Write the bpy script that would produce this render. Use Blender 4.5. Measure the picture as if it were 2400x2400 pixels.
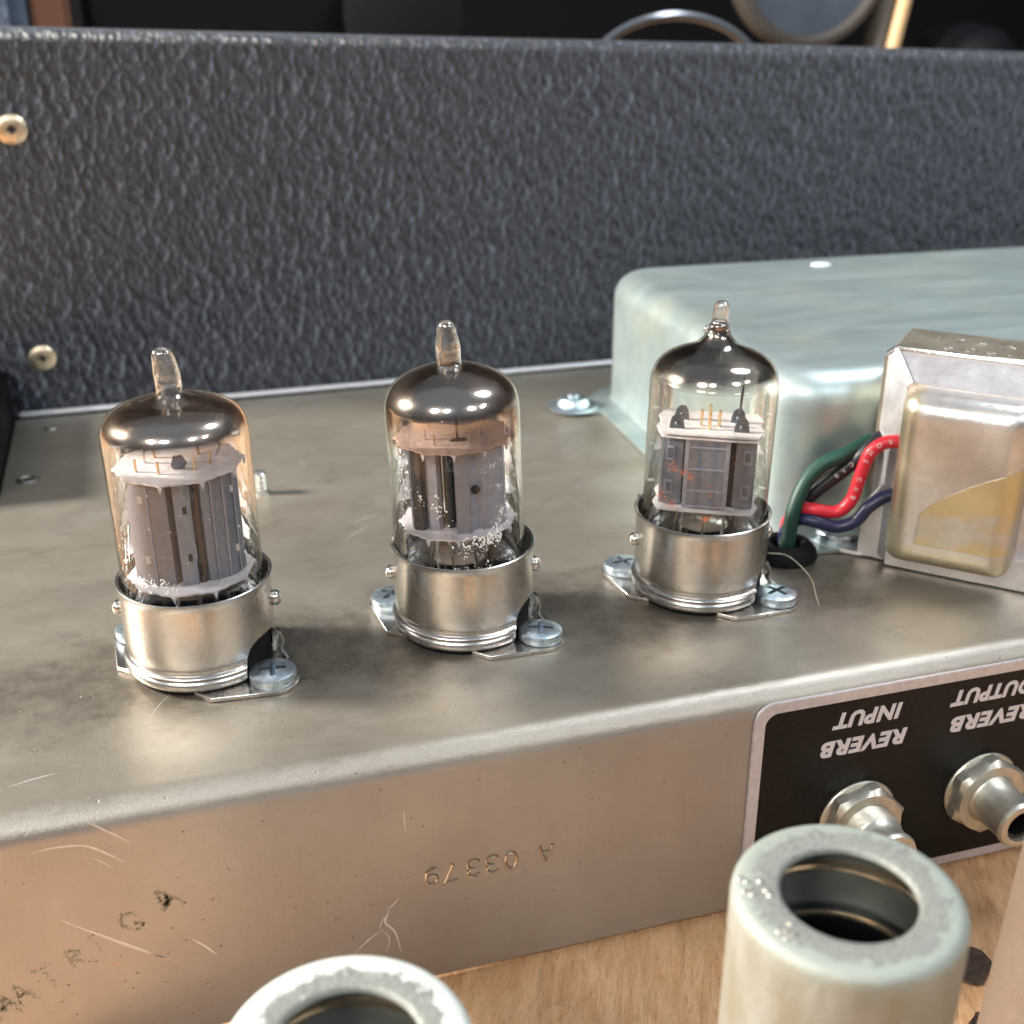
import bpy, bmesh, math, random
from math import sin, cos, pi, radians as rad, sqrt
from mathutils import Vector, Matrix
# units: 1 unit = 1 cm
for o in list(bpy.data.objects): bpy.data.objects.remove(o)
S = bpy.context.scene
S.unit_settings.scale_length = 0.01
col = S.collection
R = random.Random(7)

# ------------------------------------------------------------------ camera
cam_d = bpy.data.cameras.new('camera'); cam = bpy.data.objects.new('camera', cam_d); col.objects.link(cam)
cam.location = (-4.5111, -17.7526, 9.9823); cam.rotation_euler = (1.1634, 0.0012, -0.2972)
cam_d.sensor_width = 36; cam_d.lens = 36*2838.83/2400; cam_d.clip_start = 0.5; cam_d.clip_end = 600
cam_d.dof.use_dof = True; cam_d.dof.focus_distance = 18.6; cam_d.dof.aperture_fstop = 0.24
S.camera = cam
# ------------------------------------------------------------------ light
W = bpy.data.worlds.new('World'); S.world = W; W.use_nodes = True
bg = W.node_tree.nodes['Background']; bg.inputs[1].default_value = 1.0
# dim room: a pale ceiling overhead fading to darker walls
_t = W.node_tree; _c = _t.nodes.new('ShaderNodeTexCoord'); _s = _t.nodes.new('ShaderNodeSeparateXYZ'); _r = _t.nodes.new('ShaderNodeValToRGB')
_t.links.new(_c.outputs['Generated'], _s.inputs[0]); _t.links.new(_s.outputs['Z'], _r.inputs[0]); _t.links.new(_r.outputs[0], bg.inputs[0])
_r.color_ramp.elements[0].position = 0.0; _r.color_ramp.elements[0].color = (.060, .063, .072, 1)
_r.color_ramp.elements[1].position = 1.0; _r.color_ramp.elements[1].color = (.30, .335, .385, 1)
def lamp(name, loc, target, size, power, color, size_y=None):
    l = bpy.data.lights.new(name, 'AREA'); l.energy = power; l.color = color; l.size = size; l.shape = 'DISK'
    if size_y: l.shape = 'RECTANGLE'; l.size_y = size_y
    o = bpy.data.objects.new(name, l); col.objects.link(o); o.location = loc
    o.rotation_euler = (Vector(target)-Vector(loc)).to_track_quat('-Z', 'Y').to_euler(); return o
lamp('key_lamp', (-58, 20, 31), (0, 1, 0), 12, 175000, (1.0, 0.95, 0.86))
lamp('front_lamp', (-46, -42, 46), (0, 0, 0), 19, 24000, (1.0, 0.92, 0.80))
lamp('front_lamp_beside', (-26, -54, 48), (0, 0, 0), 15, 12500, (0.90, 0.95, 1.0))
lamp('right_lamp', (30, -62, 54), (0, 0, 0), 16, 14000, (0.92, 0.96, 1.0))
lamp('right_lamp_beside', (58, -50, 54), (0, 0, 0), 16, 10000, (1.0, 0.93, 0.84))
lamp('added_panel_fill', (27, 1, 42), (12, 12, 4), 15, 13000, (0.86, 0.93, 1.0))  # added fill with no known source, brightens the panel's upper right
S.view_settings.view_transform = 'Standard'; S.view_settings.look = 'None'
S.view_settings.exposure = 0.0; S.view_settings.gamma = 1
S.cycles.sample_clamp_indirect = 4; S.cycles.max_bounces = 14; S.cycles.transparent_max_bounces = 24
S.cycles.transmission_bounces = 12; S.cycles.glossy_bounces = 6
S.cycles.use_denoising = True; S.cycles.blur_glossy = 0.6

# ------------------------------------------------------------------ materials
class NT:
    def __init__(s, name):
        s.m = bpy.data.materials.new(name); s.m.use_nodes = True; s.t = s.m.node_tree; s.t.nodes.clear()
        s.out = s.t.nodes.new('ShaderNodeOutputMaterial')
    def n(s, typ, ins=None, **kw):
        n = s.t.nodes.new('ShaderNode'+typ)
        for k, v in kw.items(): setattr(n, k, v)
        for k, v in (ins or {}).items(): s.set(n.inputs[k], v)
        return n
    def set(s, i, v):
        if isinstance(v, bpy.types.NodeSocket): s.t.links.new(v, i)
        else:
            if i.type == 'RGBA' and len(v) == 3: v = (*v, 1)
            i.default_value = v
    def coord(s, scale=(1, 1, 1), rot=(0, 0, 0), loc=(0, 0, 0)):
        tc = s.n('TexCoord'); mp = s.n('Mapping', {'Vector': tc.outputs['Object'], 'Scale': scale, 'Rotation': rot, 'Location': loc})
        return mp.outputs[0]
    def noise(s, v, scale, detail=4, rough=.55, dist=0):
        return s.n('TexNoise', {'Vector': v, 'Scale': scale, 'Detail': detail, 'Roughness': rough, 'Distortion': dist}).outputs[0]
    def ramp(s, f, stops, interp='LINEAR'):
        r = s.n('ValToRGB', {'Fac': f}); cr = r.color_ramp; cr.interpolation = interp
        while len(cr.elements) < len(stops): cr.elements.new(.5)
        for e, (p, c) in zip(cr.elements, stops):
            e.position = p; e.color = (c, c, c, 1) if isinstance(c, (int, float)) else (*c, 1)
        return r.outputs[0]
    def mix(s, f, a, b, mode='MIX'):
        m = s.n('Mix', data_type='RGBA', blend_type=mode)
        s.set(m.inputs['Factor'], f); s.set(m.inputs['A'], a); s.set(m.inputs['B'], b); return m.outputs['Result']
    def math(s, op, a, b=0.0, c=None):
        m = s.n('Math', operation=op); s.set(m.inputs[0], a); s.set(m.inputs[1], b)
        if c is not None: s.set(m.inputs[2], c)
        return m.outputs[0]
    def sep(s, v): return s.n('SeparateXYZ', {0: v}).outputs
    def bump(s, h, dist, strength=1.0, normal=None):
        b = s.n('Bump', {'Height': h, 'Distance': dist, 'Strength': strength})
        if normal is not None: s.set(b.inputs['Normal'], normal)
        return b.outputs[0]
    def pbr(s, **k):
        p = s.n('BsdfPrincipled'); mp = {'color': 'Base Color', 'metal': 'Metallic', 'rough': 'Roughness', 'normal': 'Normal', 'spec': 'Specular IOR Level',
             'trans': 'Transmission Weight', 'ior': 'IOR', 'alpha': 'Alpha', 'coat': 'Coat Weight', 'coatr': 'Coat Roughness', 'aniso': 'Anisotropic', 'sheen': 'Sheen Weight', 'sub': 'Subsurface Weight'}
        for a, v in k.items(): s.set(p.inputs[mp[a]], v)
        s.t.links.new(p.outputs[0], s.out.inputs[0]); return p.outputs[0]
    def surf(s, x): s.t.links.new(x, s.out.inputs[0])

def simple(name, color, rough=.5, metal=0, bump=0, bscale=20, var=0, **k):
    t = NT(name); v = t.coord(); c = color
    if var:
        c = t.mix(t.ramp(t.noise(v, bscale*.3), [(.3, 0), (.7, 1)]), tuple(x*(1-var) for x in color), tuple(min(1, x*(1+var)) for x in color))
    kw = dict(color=c, rough=rough, metal=metal, **k)
    if bump: kw['normal'] = t.bump(t.noise(v, bscale), bump)
    t.pbr(**kw); return t.m

def chassis_mat():
    t = NT('chassis_steel'); v = t.coord(); x, y, z = t.sep(v)
    vs = t.coord(scale=(.75, 1.1, 1.1), rot=(0, 0, .25))
    big = t.ramp(t.noise(vs, .5, 10, .60, .5), [(.30, 0), (.70, 1)])
    c = t.mix(big, (.295, .262, .215), (.425, .39, .33))
    c = t.mix(t.ramp(t.noise(t.coord(scale=(.5, 1, 1), loc=(5, 2, 9)), .32, 5, .6, .4), [(.45, 0), (.72, .35)]), c, (.30, .24, .17))
    streak = t.ramp(t.noise(t.coord(scale=(.4, 2.0, 1.2), rot=(0, 0, .12)), 1.3, 6, .7), [(.54, 0), (.78, .22)])
    c = t.mix(streak, c, (.56, .54, .48))
    # darker brown band along the row of sockets, broken up by its own blotchy edge
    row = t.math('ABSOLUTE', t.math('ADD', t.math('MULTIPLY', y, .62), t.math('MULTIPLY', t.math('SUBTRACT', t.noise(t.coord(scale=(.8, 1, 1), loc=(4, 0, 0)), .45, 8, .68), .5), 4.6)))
    row_tone = t.math('MULTIPLY', t.ramp(row, [(.35, .62), (1.0, 0)]), t.ramp(t.noise(t.coord(loc=(0, 3, 0)), 3.2, 7, .75), [(.33, .35), (.6, 1)]))
    c = t.mix(row_tone, c, (.085, .066, .048))
    fine = t.ramp(t.noise(v, 26, 3, .7), [(.3, 0), (.7, 1)])
    c = t.mix(t.math('MULTIPLY', fine, .22), c, (.22, .2, .17))
    vo = t.n('TexVoronoi', {'Vector': v, 'Scale': 4.2, 'Randomness': 1.0}); 
    spot = t.ramp(t.math('ADD', vo.outputs['Distance'], t.math('MULTIPLY', t.noise(v, 30, 2), .12)), [(.095, .9), (.15, 0)])
    smudge = t.ramp(t.noise(t.coord(scale=(.6, 1, 1), loc=(1, 7, 0)), 1.1, 9, .78, .3), [(.55, 0), (.72, .5)])
    c = t.mix(smudge, c, (.15, .125, .09))
    flecks = t.ramp(t.noise(v, 17, 3, .6), [(.66, 0), (.74, .6)]); c = t.mix(flecks, c, (.55, .52, .45))
    c = t.mix(spot, c, (.16, .09, .045))
    # worn bright strip along the folded front and back edges
    edge = t.math('ADD', t.math('MULTIPLY', y, -1), -3.22)                      # >0 towards the front bend
    e2 = t.math('SUBTRACT', z, -.26)
    wob = t.math('MULTIPLY', t.math('SUBTRACT', t.noise(v, 9, 5, .7), .5), .22)
    bend = t.math('MULTIPLY', t.ramp(t.math('ADD', t.math('ADD', edge, wob), .0), [(0, 0), (.16, 1)]), t.ramp(t.math('ADD', e2, wob), [(0, 0), (.12, 1)]))
    c = t.mix(t.math('MULTIPLY', bend, .5), c, t.mix(t.math('MAXIMUM', spot, t.math('MULTIPLY', fine, .5)), (.47, .455, .425), (.20, .17, .13)))
    face = t.ramp(t.math('MULTIPLY', t.math('ADD', y, 3.5), -1), [(0, 0), (.04, 1)])   # the front face is cleaner plating
    fc = t.mix(t.ramp(t.noise(t.coord(scale=(1, 1, .8)), .45, 4), [(.3, 0), (.7, 1)]), (.34, .318, .30), (.41, .392, .375))
    fc = t.mix(t.ramp(t.noise(v, 1.7, 6, .75), [(.62, 0), (.74, .45)]), fc, (.42, .27, .13))
    fc = t.mix(t.math('MULTIPLY', fine, .12), fc, (.3, .26, .22)); fc = t.mix(t.math('MULTIPLY', spot, .9), fc, (.22, .13, .08))
    face = t.math('MULTIPLY', face, t.math('SUBTRACT', 1, bend))
    vst = t.ramp(t.noise(t.coord(scale=(9, 1, .25)), 1.6, 4, .6), [(.5, 0), (.8, .12)]); fc = t.mix(vst, fc, (.50, .44, .40))
    c = t.mix(face, c, fc)
    r = t.math('ADD', t.math('MULTIPLY', t.noise(vs, 2.2, 6, .7), .22), .235)
    n = t.bump(t.noise(v, 38, 3, .6), .005); n = t.bump(t.noise(v, .5, 2), .03, 1, n); n = t.bump(spot, -.006, 1, n)
    r = t.math('ADD', r, t.math('MULTIPLY', bend, .12))
    t.pbr(color=c, metal=.68, rough=r, normal=n, spec=.4); return t.m

def tolex_mat():
    t = NT('black_tolex'); tc = t.n('TexCoord').outputs['Object']
    warp = t.n('TexNoise', {'Vector': tc, 'Scale': 1.3, 'Detail': 3}).outputs['Color']
    w = t.n('VectorMath', {0: warp, 1: (.5, .5, .5)}, operation='SUBTRACT').outputs[0]
    w = t.n('VectorMath', {0: w, 'Scale': .34}, operation='SCALE').outputs[0]
    p = t.n('VectorMath', {0: tc, 1: w}, operation='ADD').outputs[0]
    m = t.n('Mapping', {'Vector': p, 'Rotation': (0, .5, 0), 'Scale': (1.35, 1, .8)}).outputs[0]
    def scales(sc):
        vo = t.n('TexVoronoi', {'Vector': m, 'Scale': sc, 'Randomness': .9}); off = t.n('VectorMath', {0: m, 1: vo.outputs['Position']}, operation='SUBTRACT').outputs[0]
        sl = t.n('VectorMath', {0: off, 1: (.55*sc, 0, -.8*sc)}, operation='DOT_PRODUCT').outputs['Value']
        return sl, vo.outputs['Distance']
    s1, d1 = scales(3.9); s2, d2 = scales(9.5)
    h = t.math('ADD', t.math('MULTIPLY', s1, .62), t.math('MULTIPLY', d1, -.9))
    h = t.math('ADD', h, t.math('MULTIPLY', t.math('SUBTRACT', s2, d2), .16))
    h = t.math('ADD', h, t.math('MULTIPLY', t.noise(tc, 14, 4, .7), .12))
    h = t.math('ADD', h, t.math('MULTIPLY', t.noise(tc, 1.2, 3, .6), .6))
    n = t.bump(h, .10)
    rim = t.ramp(t.math('ADD', s1, t.math('MULTIPLY', t.math('SUBTRACT', t.noise(tc, 9, 4), .5), .22)), [(.26, 0), (.50, 1)])  # bright lower edges of the scales painted in as paler colour
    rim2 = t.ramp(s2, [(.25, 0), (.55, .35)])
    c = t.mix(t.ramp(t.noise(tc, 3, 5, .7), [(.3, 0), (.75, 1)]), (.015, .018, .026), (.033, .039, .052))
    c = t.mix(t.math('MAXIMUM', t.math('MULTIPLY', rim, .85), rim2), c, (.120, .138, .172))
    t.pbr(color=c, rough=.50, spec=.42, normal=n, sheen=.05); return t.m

def wood_mat():
    t = NT('workbench_wood'); v = t.coord(rot=(0, 0, .42))
    vs = t.n('Mapping', {'Vector': v, 'Scale': (2.2, .35, 1)}).outputs[0]
    g = t.noise(vs, 1.7, 9, .68, 1.6)
    c = t.ramp(g, [(.28, (.50, .25, .11)), (.42, (.66, .36, .17)), (.6, (.80, .49, .27)), (.78, (.68, .38, .18))])
    fib = t.noise(t.n('Mapping', {'Vector': v, 'Scale': (22, 1.6, 1)}).outputs[0], 2.2, 5, .7)
    c = t.mix(t.ramp(fib, [(.33, .35), (.58, 0)]), c, (.42, .22, .10))
    blot = t.ramp(t.noise(v, .9, 6, .7, .8), [(.5, 0), (.72, .55)]); c = t.mix(blot, c, (.66, .44, .24))
    dark = t.ramp(t.noise(t.coord(loc=(3, 1, 0)), .7, 7, .75), [(.64, 0), (.76, .5)]); c = t.mix(dark, c, (.25, .12, .06))
    cr = t.n('TexVoronoi', {'Vector': t.n('Mapping', {'Vector': v, 'Scale': (1.1, .22, 1)}).outputs[0], 'Scale': 1.2}, feature='DISTANCE_TO_EDGE').outputs['Distance']
    crack = t.math('MULTIPLY', t.ramp(t.math('ADD', cr, t.math('MULTIPLY', t.noise(v, 5, 4), .05)), [(.035, 1), (.05, 0)]), t.ramp(t.noise(v, .8, 2), [(.5, 0), (.6, 1)]))
    c = t.mix(t.math('MULTIPLY', crack, .15), c, (.30, .15, .07))
    n = t.bump(fib, .03); n = t.bump(g, .10, 1, n); n = t.bump(crack, -.012, 1, n); n = t.bump(t.noise(v, 6, 5, .7), .05, 1, n)
    t.pbr(color=c, rough=.55, spec=.35, normal=n); return t.m

def can_mat(white):
    t = NT('oxidised_can_metal'); v = t.coord(); x, y, z = t.sep(v)
    r = t.math('POWER', t.math('ADD', t.math('MULTIPLY', x, x), t.math('MULTIPLY', y, y)), .5)
    nz = t.noise(v, 3.2, 7, .72, .6); nf = t.noise(v, 16, 4, .75)
    grey = t.mix(t.ramp(nf, [(.35, 0), (.65, 1)]), (.165, .17, .155), (.27, .28, .255))
    pale = (.29, .32, .285) if white != 1 else (.55, .59, .56)
    e = t.math('ADD', t.math('ADD', r, t.math('MULTIPLY', t.math('SUBTRACT', nz, .5), .55)), t.math('MULTIPLY', t.math('SUBTRACT', nf, .5), .3))
    top = t.mix(t.ramp(e, [(.98, 0), (1.07, 1)]), grey, pale)
    top = t.mix(t.ramp(t.noise(v, 5, 6, .8), [(.58, 0), (.66, .75)]), top, pale)
    side = t.mix(t.ramp(t.noise(t.coord(scale=(1, 1, .35)), 1.6, 5, .6), [(.38, 0), (.62, 1)]), (.25, .23, .17), (.33, .32, .29))
    side = t.mix(t.ramp(t.math('ADD', z, t.math('MULTIPLY', nz, .5)), [(.0, 0), (.25, .9)]), side, pale)
    if white == 2: side = t.mix(t.ramp(t.math('ADD', z, t.math('MULTIPLY', nz, 1.6)), [(.0, .85), (.45, 0)]), side, (.18, .115, .075))
    ssel = t.ramp(t.math('ADD', t.math('MULTIPLY', z, 1), .07), [(0, 1), (.05, 0)])
    side = t.mix(t.ramp(t.noise(v, 7, 5, .75), [(.6, 0), (.7, .4)]), side, (.30, .25, .2))
    c = t.mix(ssel, top, side)
    n = t.bump(nf, .012); n = t.bump(nz, .02, 1, n)
    t.pbr(color=c, rough=t.math('ADD', t.math('MULTIPLY', nf, .25), .40), metal=.25, normal=n); return t.m

def glass_mat(tint=(.97, .97, .95), edge=(.82, .82, .78)):
    t = NT('tube_glass'); lw = t.n('LayerWeight', {'Blend': .35}).outputs['Facing']
    c = t.mix(t.ramp(lw, [(.45, 0), (1, 1)]), tint, edge)
    tr = t.n('BsdfTransparent', {'Color': c}).outputs[0]
    n = t.bump(t.noise(t.coord(), 1.6, 2), .012)
    gl = t.n('BsdfGlossy', {'Color': (1, 1, 1), 'Roughness': .02, 'Normal': n}).outputs[0]
    f = t.n('Fresnel', {'IOR': 1.45}).outputs[0]
    t.surf(t.n('MixShader', {0: t.math('MINIMUM', f, .75), 1: tr, 2: gl}).outputs[0]); return t.m
def tip_mat():
    t = NT('tip_glass'); n = t.bump(t.noise(t.coord(), 5, 2), .015)
    lw = t.n('LayerWeight', {'Blend': .5}).outputs['Facing']
    c = t.mix(t.ramp(lw, [(.3, 0), (.95, 1)]), (.98, .98, .97), (.62, .63, .60))
    tr = t.n('BsdfTransparent', {'Color': c}).outputs[0]
    gl = t.n('BsdfGlossy', {'Color': (1, 1, 1), 'Roughness': .04, 'Normal': n}).outputs[0]
    a = t.n('MixShader', {0: t.math('ADD', .03, t.math('MULTIPLY', t.math('POWER', lw, 3.0), .35)), 1: tr, 2: t.n('BsdfTranslucent', {'Color': (.9, .9, .86)}).outputs[0]}).outputs[0]
    f = t.math('ADD', t.math('MULTIPLY', t.n('Fresnel', {'IOR': 1.6}).outputs[0], 1.3), .06)
    t.surf(t.n('MixShader', {0: t.math('MINIMUM', f, .8), 1: a, 2: gl}).outputs[0]); return t.m
def getter_mat(name, dark, warm, zlo, zfade, thin):
    """silvery-brown mirror film on the inside of the dome, thinning towards its lower edge"""
    t = NT(name); v = t.coord(); x, y, z = t.sep(v)
    lw = t.n('LayerWeight', {'Blend': .5}).outputs['Facing']
    nz = t.noise(t.coord(scale=(1, 1, 2)), 1.3, 3, .6, 1.0)
    c = t.mix(t.ramp(lw, [(.35, 0), (.95, 1)]), dark, warm)
    c = t.mix(t.ramp(nz, [(.45, 0), (.7, .6)]), c, warm)
    mir = t.n('BsdfGlossy', {'Color': c, 'Roughness': .05, 'Normal': t.bump(t.noise(v, 1.1, 2), .04)}).outputs[0]
    soft = t.n('BsdfGlossy', {'Color': t.mix(.5, warm, (.62, .60, .58)), 'Roughness': .27}).outputs[0]
    swirl = t.ramp(t.noise(t.coord(scale=(1, 1, 2.5)), 1.1, 4, .6, 1.0), [(.44, 0), (.66, .8)])
    mir = t.n('MixShader', {0: t.math('ADD', .20, t.math('MULTIPLY', swirl, .12)), 1: mir, 2: soft}).outputs[0]
    mirror = t.n('MixShader', {0: t.math('MULTIPLY', swirl, .14), 1: mir, 2: t.n('BsdfTransparent', {'Color': thin}).outputs[0]}).outputs[0]
    see = t.n('BsdfTransparent', {'Color': thin}).outputs[0]
    f = t.ramp(t.math('DIVIDE', t.math('SUBTRACT', t.math('ADD', z, t.math('MULTIPLY', nz, .08)), zlo), zfade), [(0, 0), (.7, .6), (1, 1)])
    t.surf(t.n('MixShader', {0: t.math('MULTIPLY', f, .97), 1: see, 2: mirror}).outputs[0]); return t.m
def mica_mat(c0, c1):
    t = NT('mica'); v = t.coord(); c = t.mix(t.ramp(t.noise(v, 5, 5, .7), [(.3, 0), (.7, 1)]), c0, c1)
    p = t.n('BsdfPrincipled', {'Base Color': c, 'Roughness': .35, 'Normal': t.bump(t.noise(v, 9, 3), .02)}).outputs[0]
    t.surf(t.n('MixShader', {0: .88, 1: t.n('BsdfTransparent').outputs[0], 2: p}).outputs[0]); return t.m
def nickel_mat():
    t = NT('nickel_plate'); v = t.coord()
    nz = t.noise(v, 1.4, 5, .6, .5)
    c = t.mix(t.ramp(nz, [(.35, 0), (.7, 1)]), (.58, .55, .52), (.64, .61, .58))
    t.pbr(color=c, metal=1.0, rough=t.math('ADD', t.math('MULTIPLY', t.noise(v, 3, 2), .08), .23)); return t.m
def zinc_mat():
    t = NT('zinc_screw'); v = t.coord(); nz = t.noise(v, 9, 5, .7)
    c = t.mix(t.ramp(nz, [(.35, 0), (.65, 1)]), (.50, .62, .72), (.80, .90, .95))
    t.pbr(color=c, metal=.95, rough=t.math('ADD', t.math('MULTIPLY', nz, .2), .2), normal=t.bump(nz, .012)); return t.m
def cover_mat():
    t = NT('zinc_cover'); v = t.coord(); vs = t.coord(scale=(.35, 1.2, 1.2), rot=(0, 0, .4))
    nz = t.noise(vs, .8, 6, .62, .8)
    c = t.mix(t.ramp(nz, [(.36, 0), (.64, 1)]), (.37, .45, .455), (.46, .545, .545))
    c = t.mix(t.ramp(t.noise(t.coord(scale=(.3, 1.6, 1), rot=(0, 0, .2)), 1.3, 6, .7), [(.56, 0), (.76, .3)]), c, (.64, .68, .67))
    c = t.mix(t.ramp(t.noise(t.coord(loc=(7, 0, 3)), .9, 5, .7), [(.56, 0), (.74, .35)]), c, (.30, .33, .33))
    c = t.mix(t.ramp(t.noise(v, .5, 3), [(.5, 0), (.7, .35)]), c, (.55, .58, .42))
    t.pbr(color=c, metal=.75, rough=t.math('ADD', t.math('MULTIPLY', nz, .12), .37), normal=t.bump(nz, .004)); return t.m
def trafo_mat(name, a, b, dirt, metal=.75, rough=.33):
    t = NT(name); v = t.coord(); nz = t.noise(v, 1.2, 6, .65, .6)
    c = t.mix(t.ramp(nz, [(.35, 0), (.65, 1)]), a, b)
    c = t.mix(t.ramp(t.noise(t.coord(scale=(1, 1, 2.5)), 3.4, 8, .8), [(.56, 0), (.68, .75)]), c, dirt)
    t.pbr(color=c, metal=metal, rough=t.math('ADD', t.math('MULTIPLY', t.noise(v, 7, 5, .7), .25), rough-.1), normal=t.bump(t.noise(v, 12, 5, .7), .008)); return t.m
def bell_mat():
    """steel end bell with yellowed varnish along its rim and a torn yellow glue patch on its face"""
    t = NT('end_bell_steel'); v = t.coord(); x, y, z = t.sep(v); nz = t.noise(v, 1.3, 5, .6)
    c = t.mix(t.ramp(nz, [(.35, 0), (.65, 1)]), (.55, .52, .50), (.70, .68, .66))
    c = t.mix(t.ramp(t.noise(t.coord(scale=(1, 1, 3)), 4, 8, .85), [(.6, 0), (.7, .8)]), c, (.22, .19, .15))
    w = t.math('MULTIPLY', t.math('SUBTRACT', t.noise(v, 2.5, 5, .7), .5), .35)
    ex = t.ramp(t.math('ADD', x, w), [(.30, 1), (.48, 0)]); ez = t.ramp(t.math('ADD', z, w), [(.62, 1), (.85, 0)])
    c = t.mix(t.math('MULTIPLY', t.math('MAXIMUM', ex, ez), .6), c, (.66, .53, .28))
    # glue patch: under a slanting line, right of a curve
    ln = t.math('SUBTRACT', t.math('ADD', t.math('MULTIPLY', t.math('POWER', t.math('MAXIMUM', t.math('SUBTRACT', x, .55), .001), .6), .95), 1.22), z)
    p = t.math('MULTIPLY', t.ramp(t.math('ADD', ln, t.math('MULTIPLY', w, .25)), [(.0, 0), (.03, 1)]), t.ramp(t.math('ADD', x, t.math('MULTIPLY', w, .6)), [(.60, 0), (.66, 1)]))
    p = t.math('MULTIPLY', p, t.ramp(t.math('ADD', z, t.math('MULTIPLY', w, .3)), [(.82, 0), (.86, 1)]))
    hole = t.ramp(t.math('ADD', t.noise(t.coord(scale=(.7, 1, 1.4), loc=(2.1, 0, .4)), 2.1, 6, .6), t.math('MULTIPLY', t.math('ABSOLUTE', t.math('SUBTRACT', z, 1.15)), .55)), [(.54, .30), (.66, 1)])
    c = t.mix(t.math('MULTIPLY', t.math('MULTIPLY', p, hole), .72), c, (.70, .53, .22))
    rr = t.math('ADD', t.math('MULTIPLY', t.noise(v, 8, 5, .7), .2), .20)
    t.pbr(color=c, metal=.8, rough=t.math('ADD', rr, t.math('MULTIPLY', p, .15)), normal=t.bump(t.math('ADD', t.noise(v, 9, 6, .7), t.math('MULTIPLY', p, 1.0)), .008)); return t.m

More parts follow.
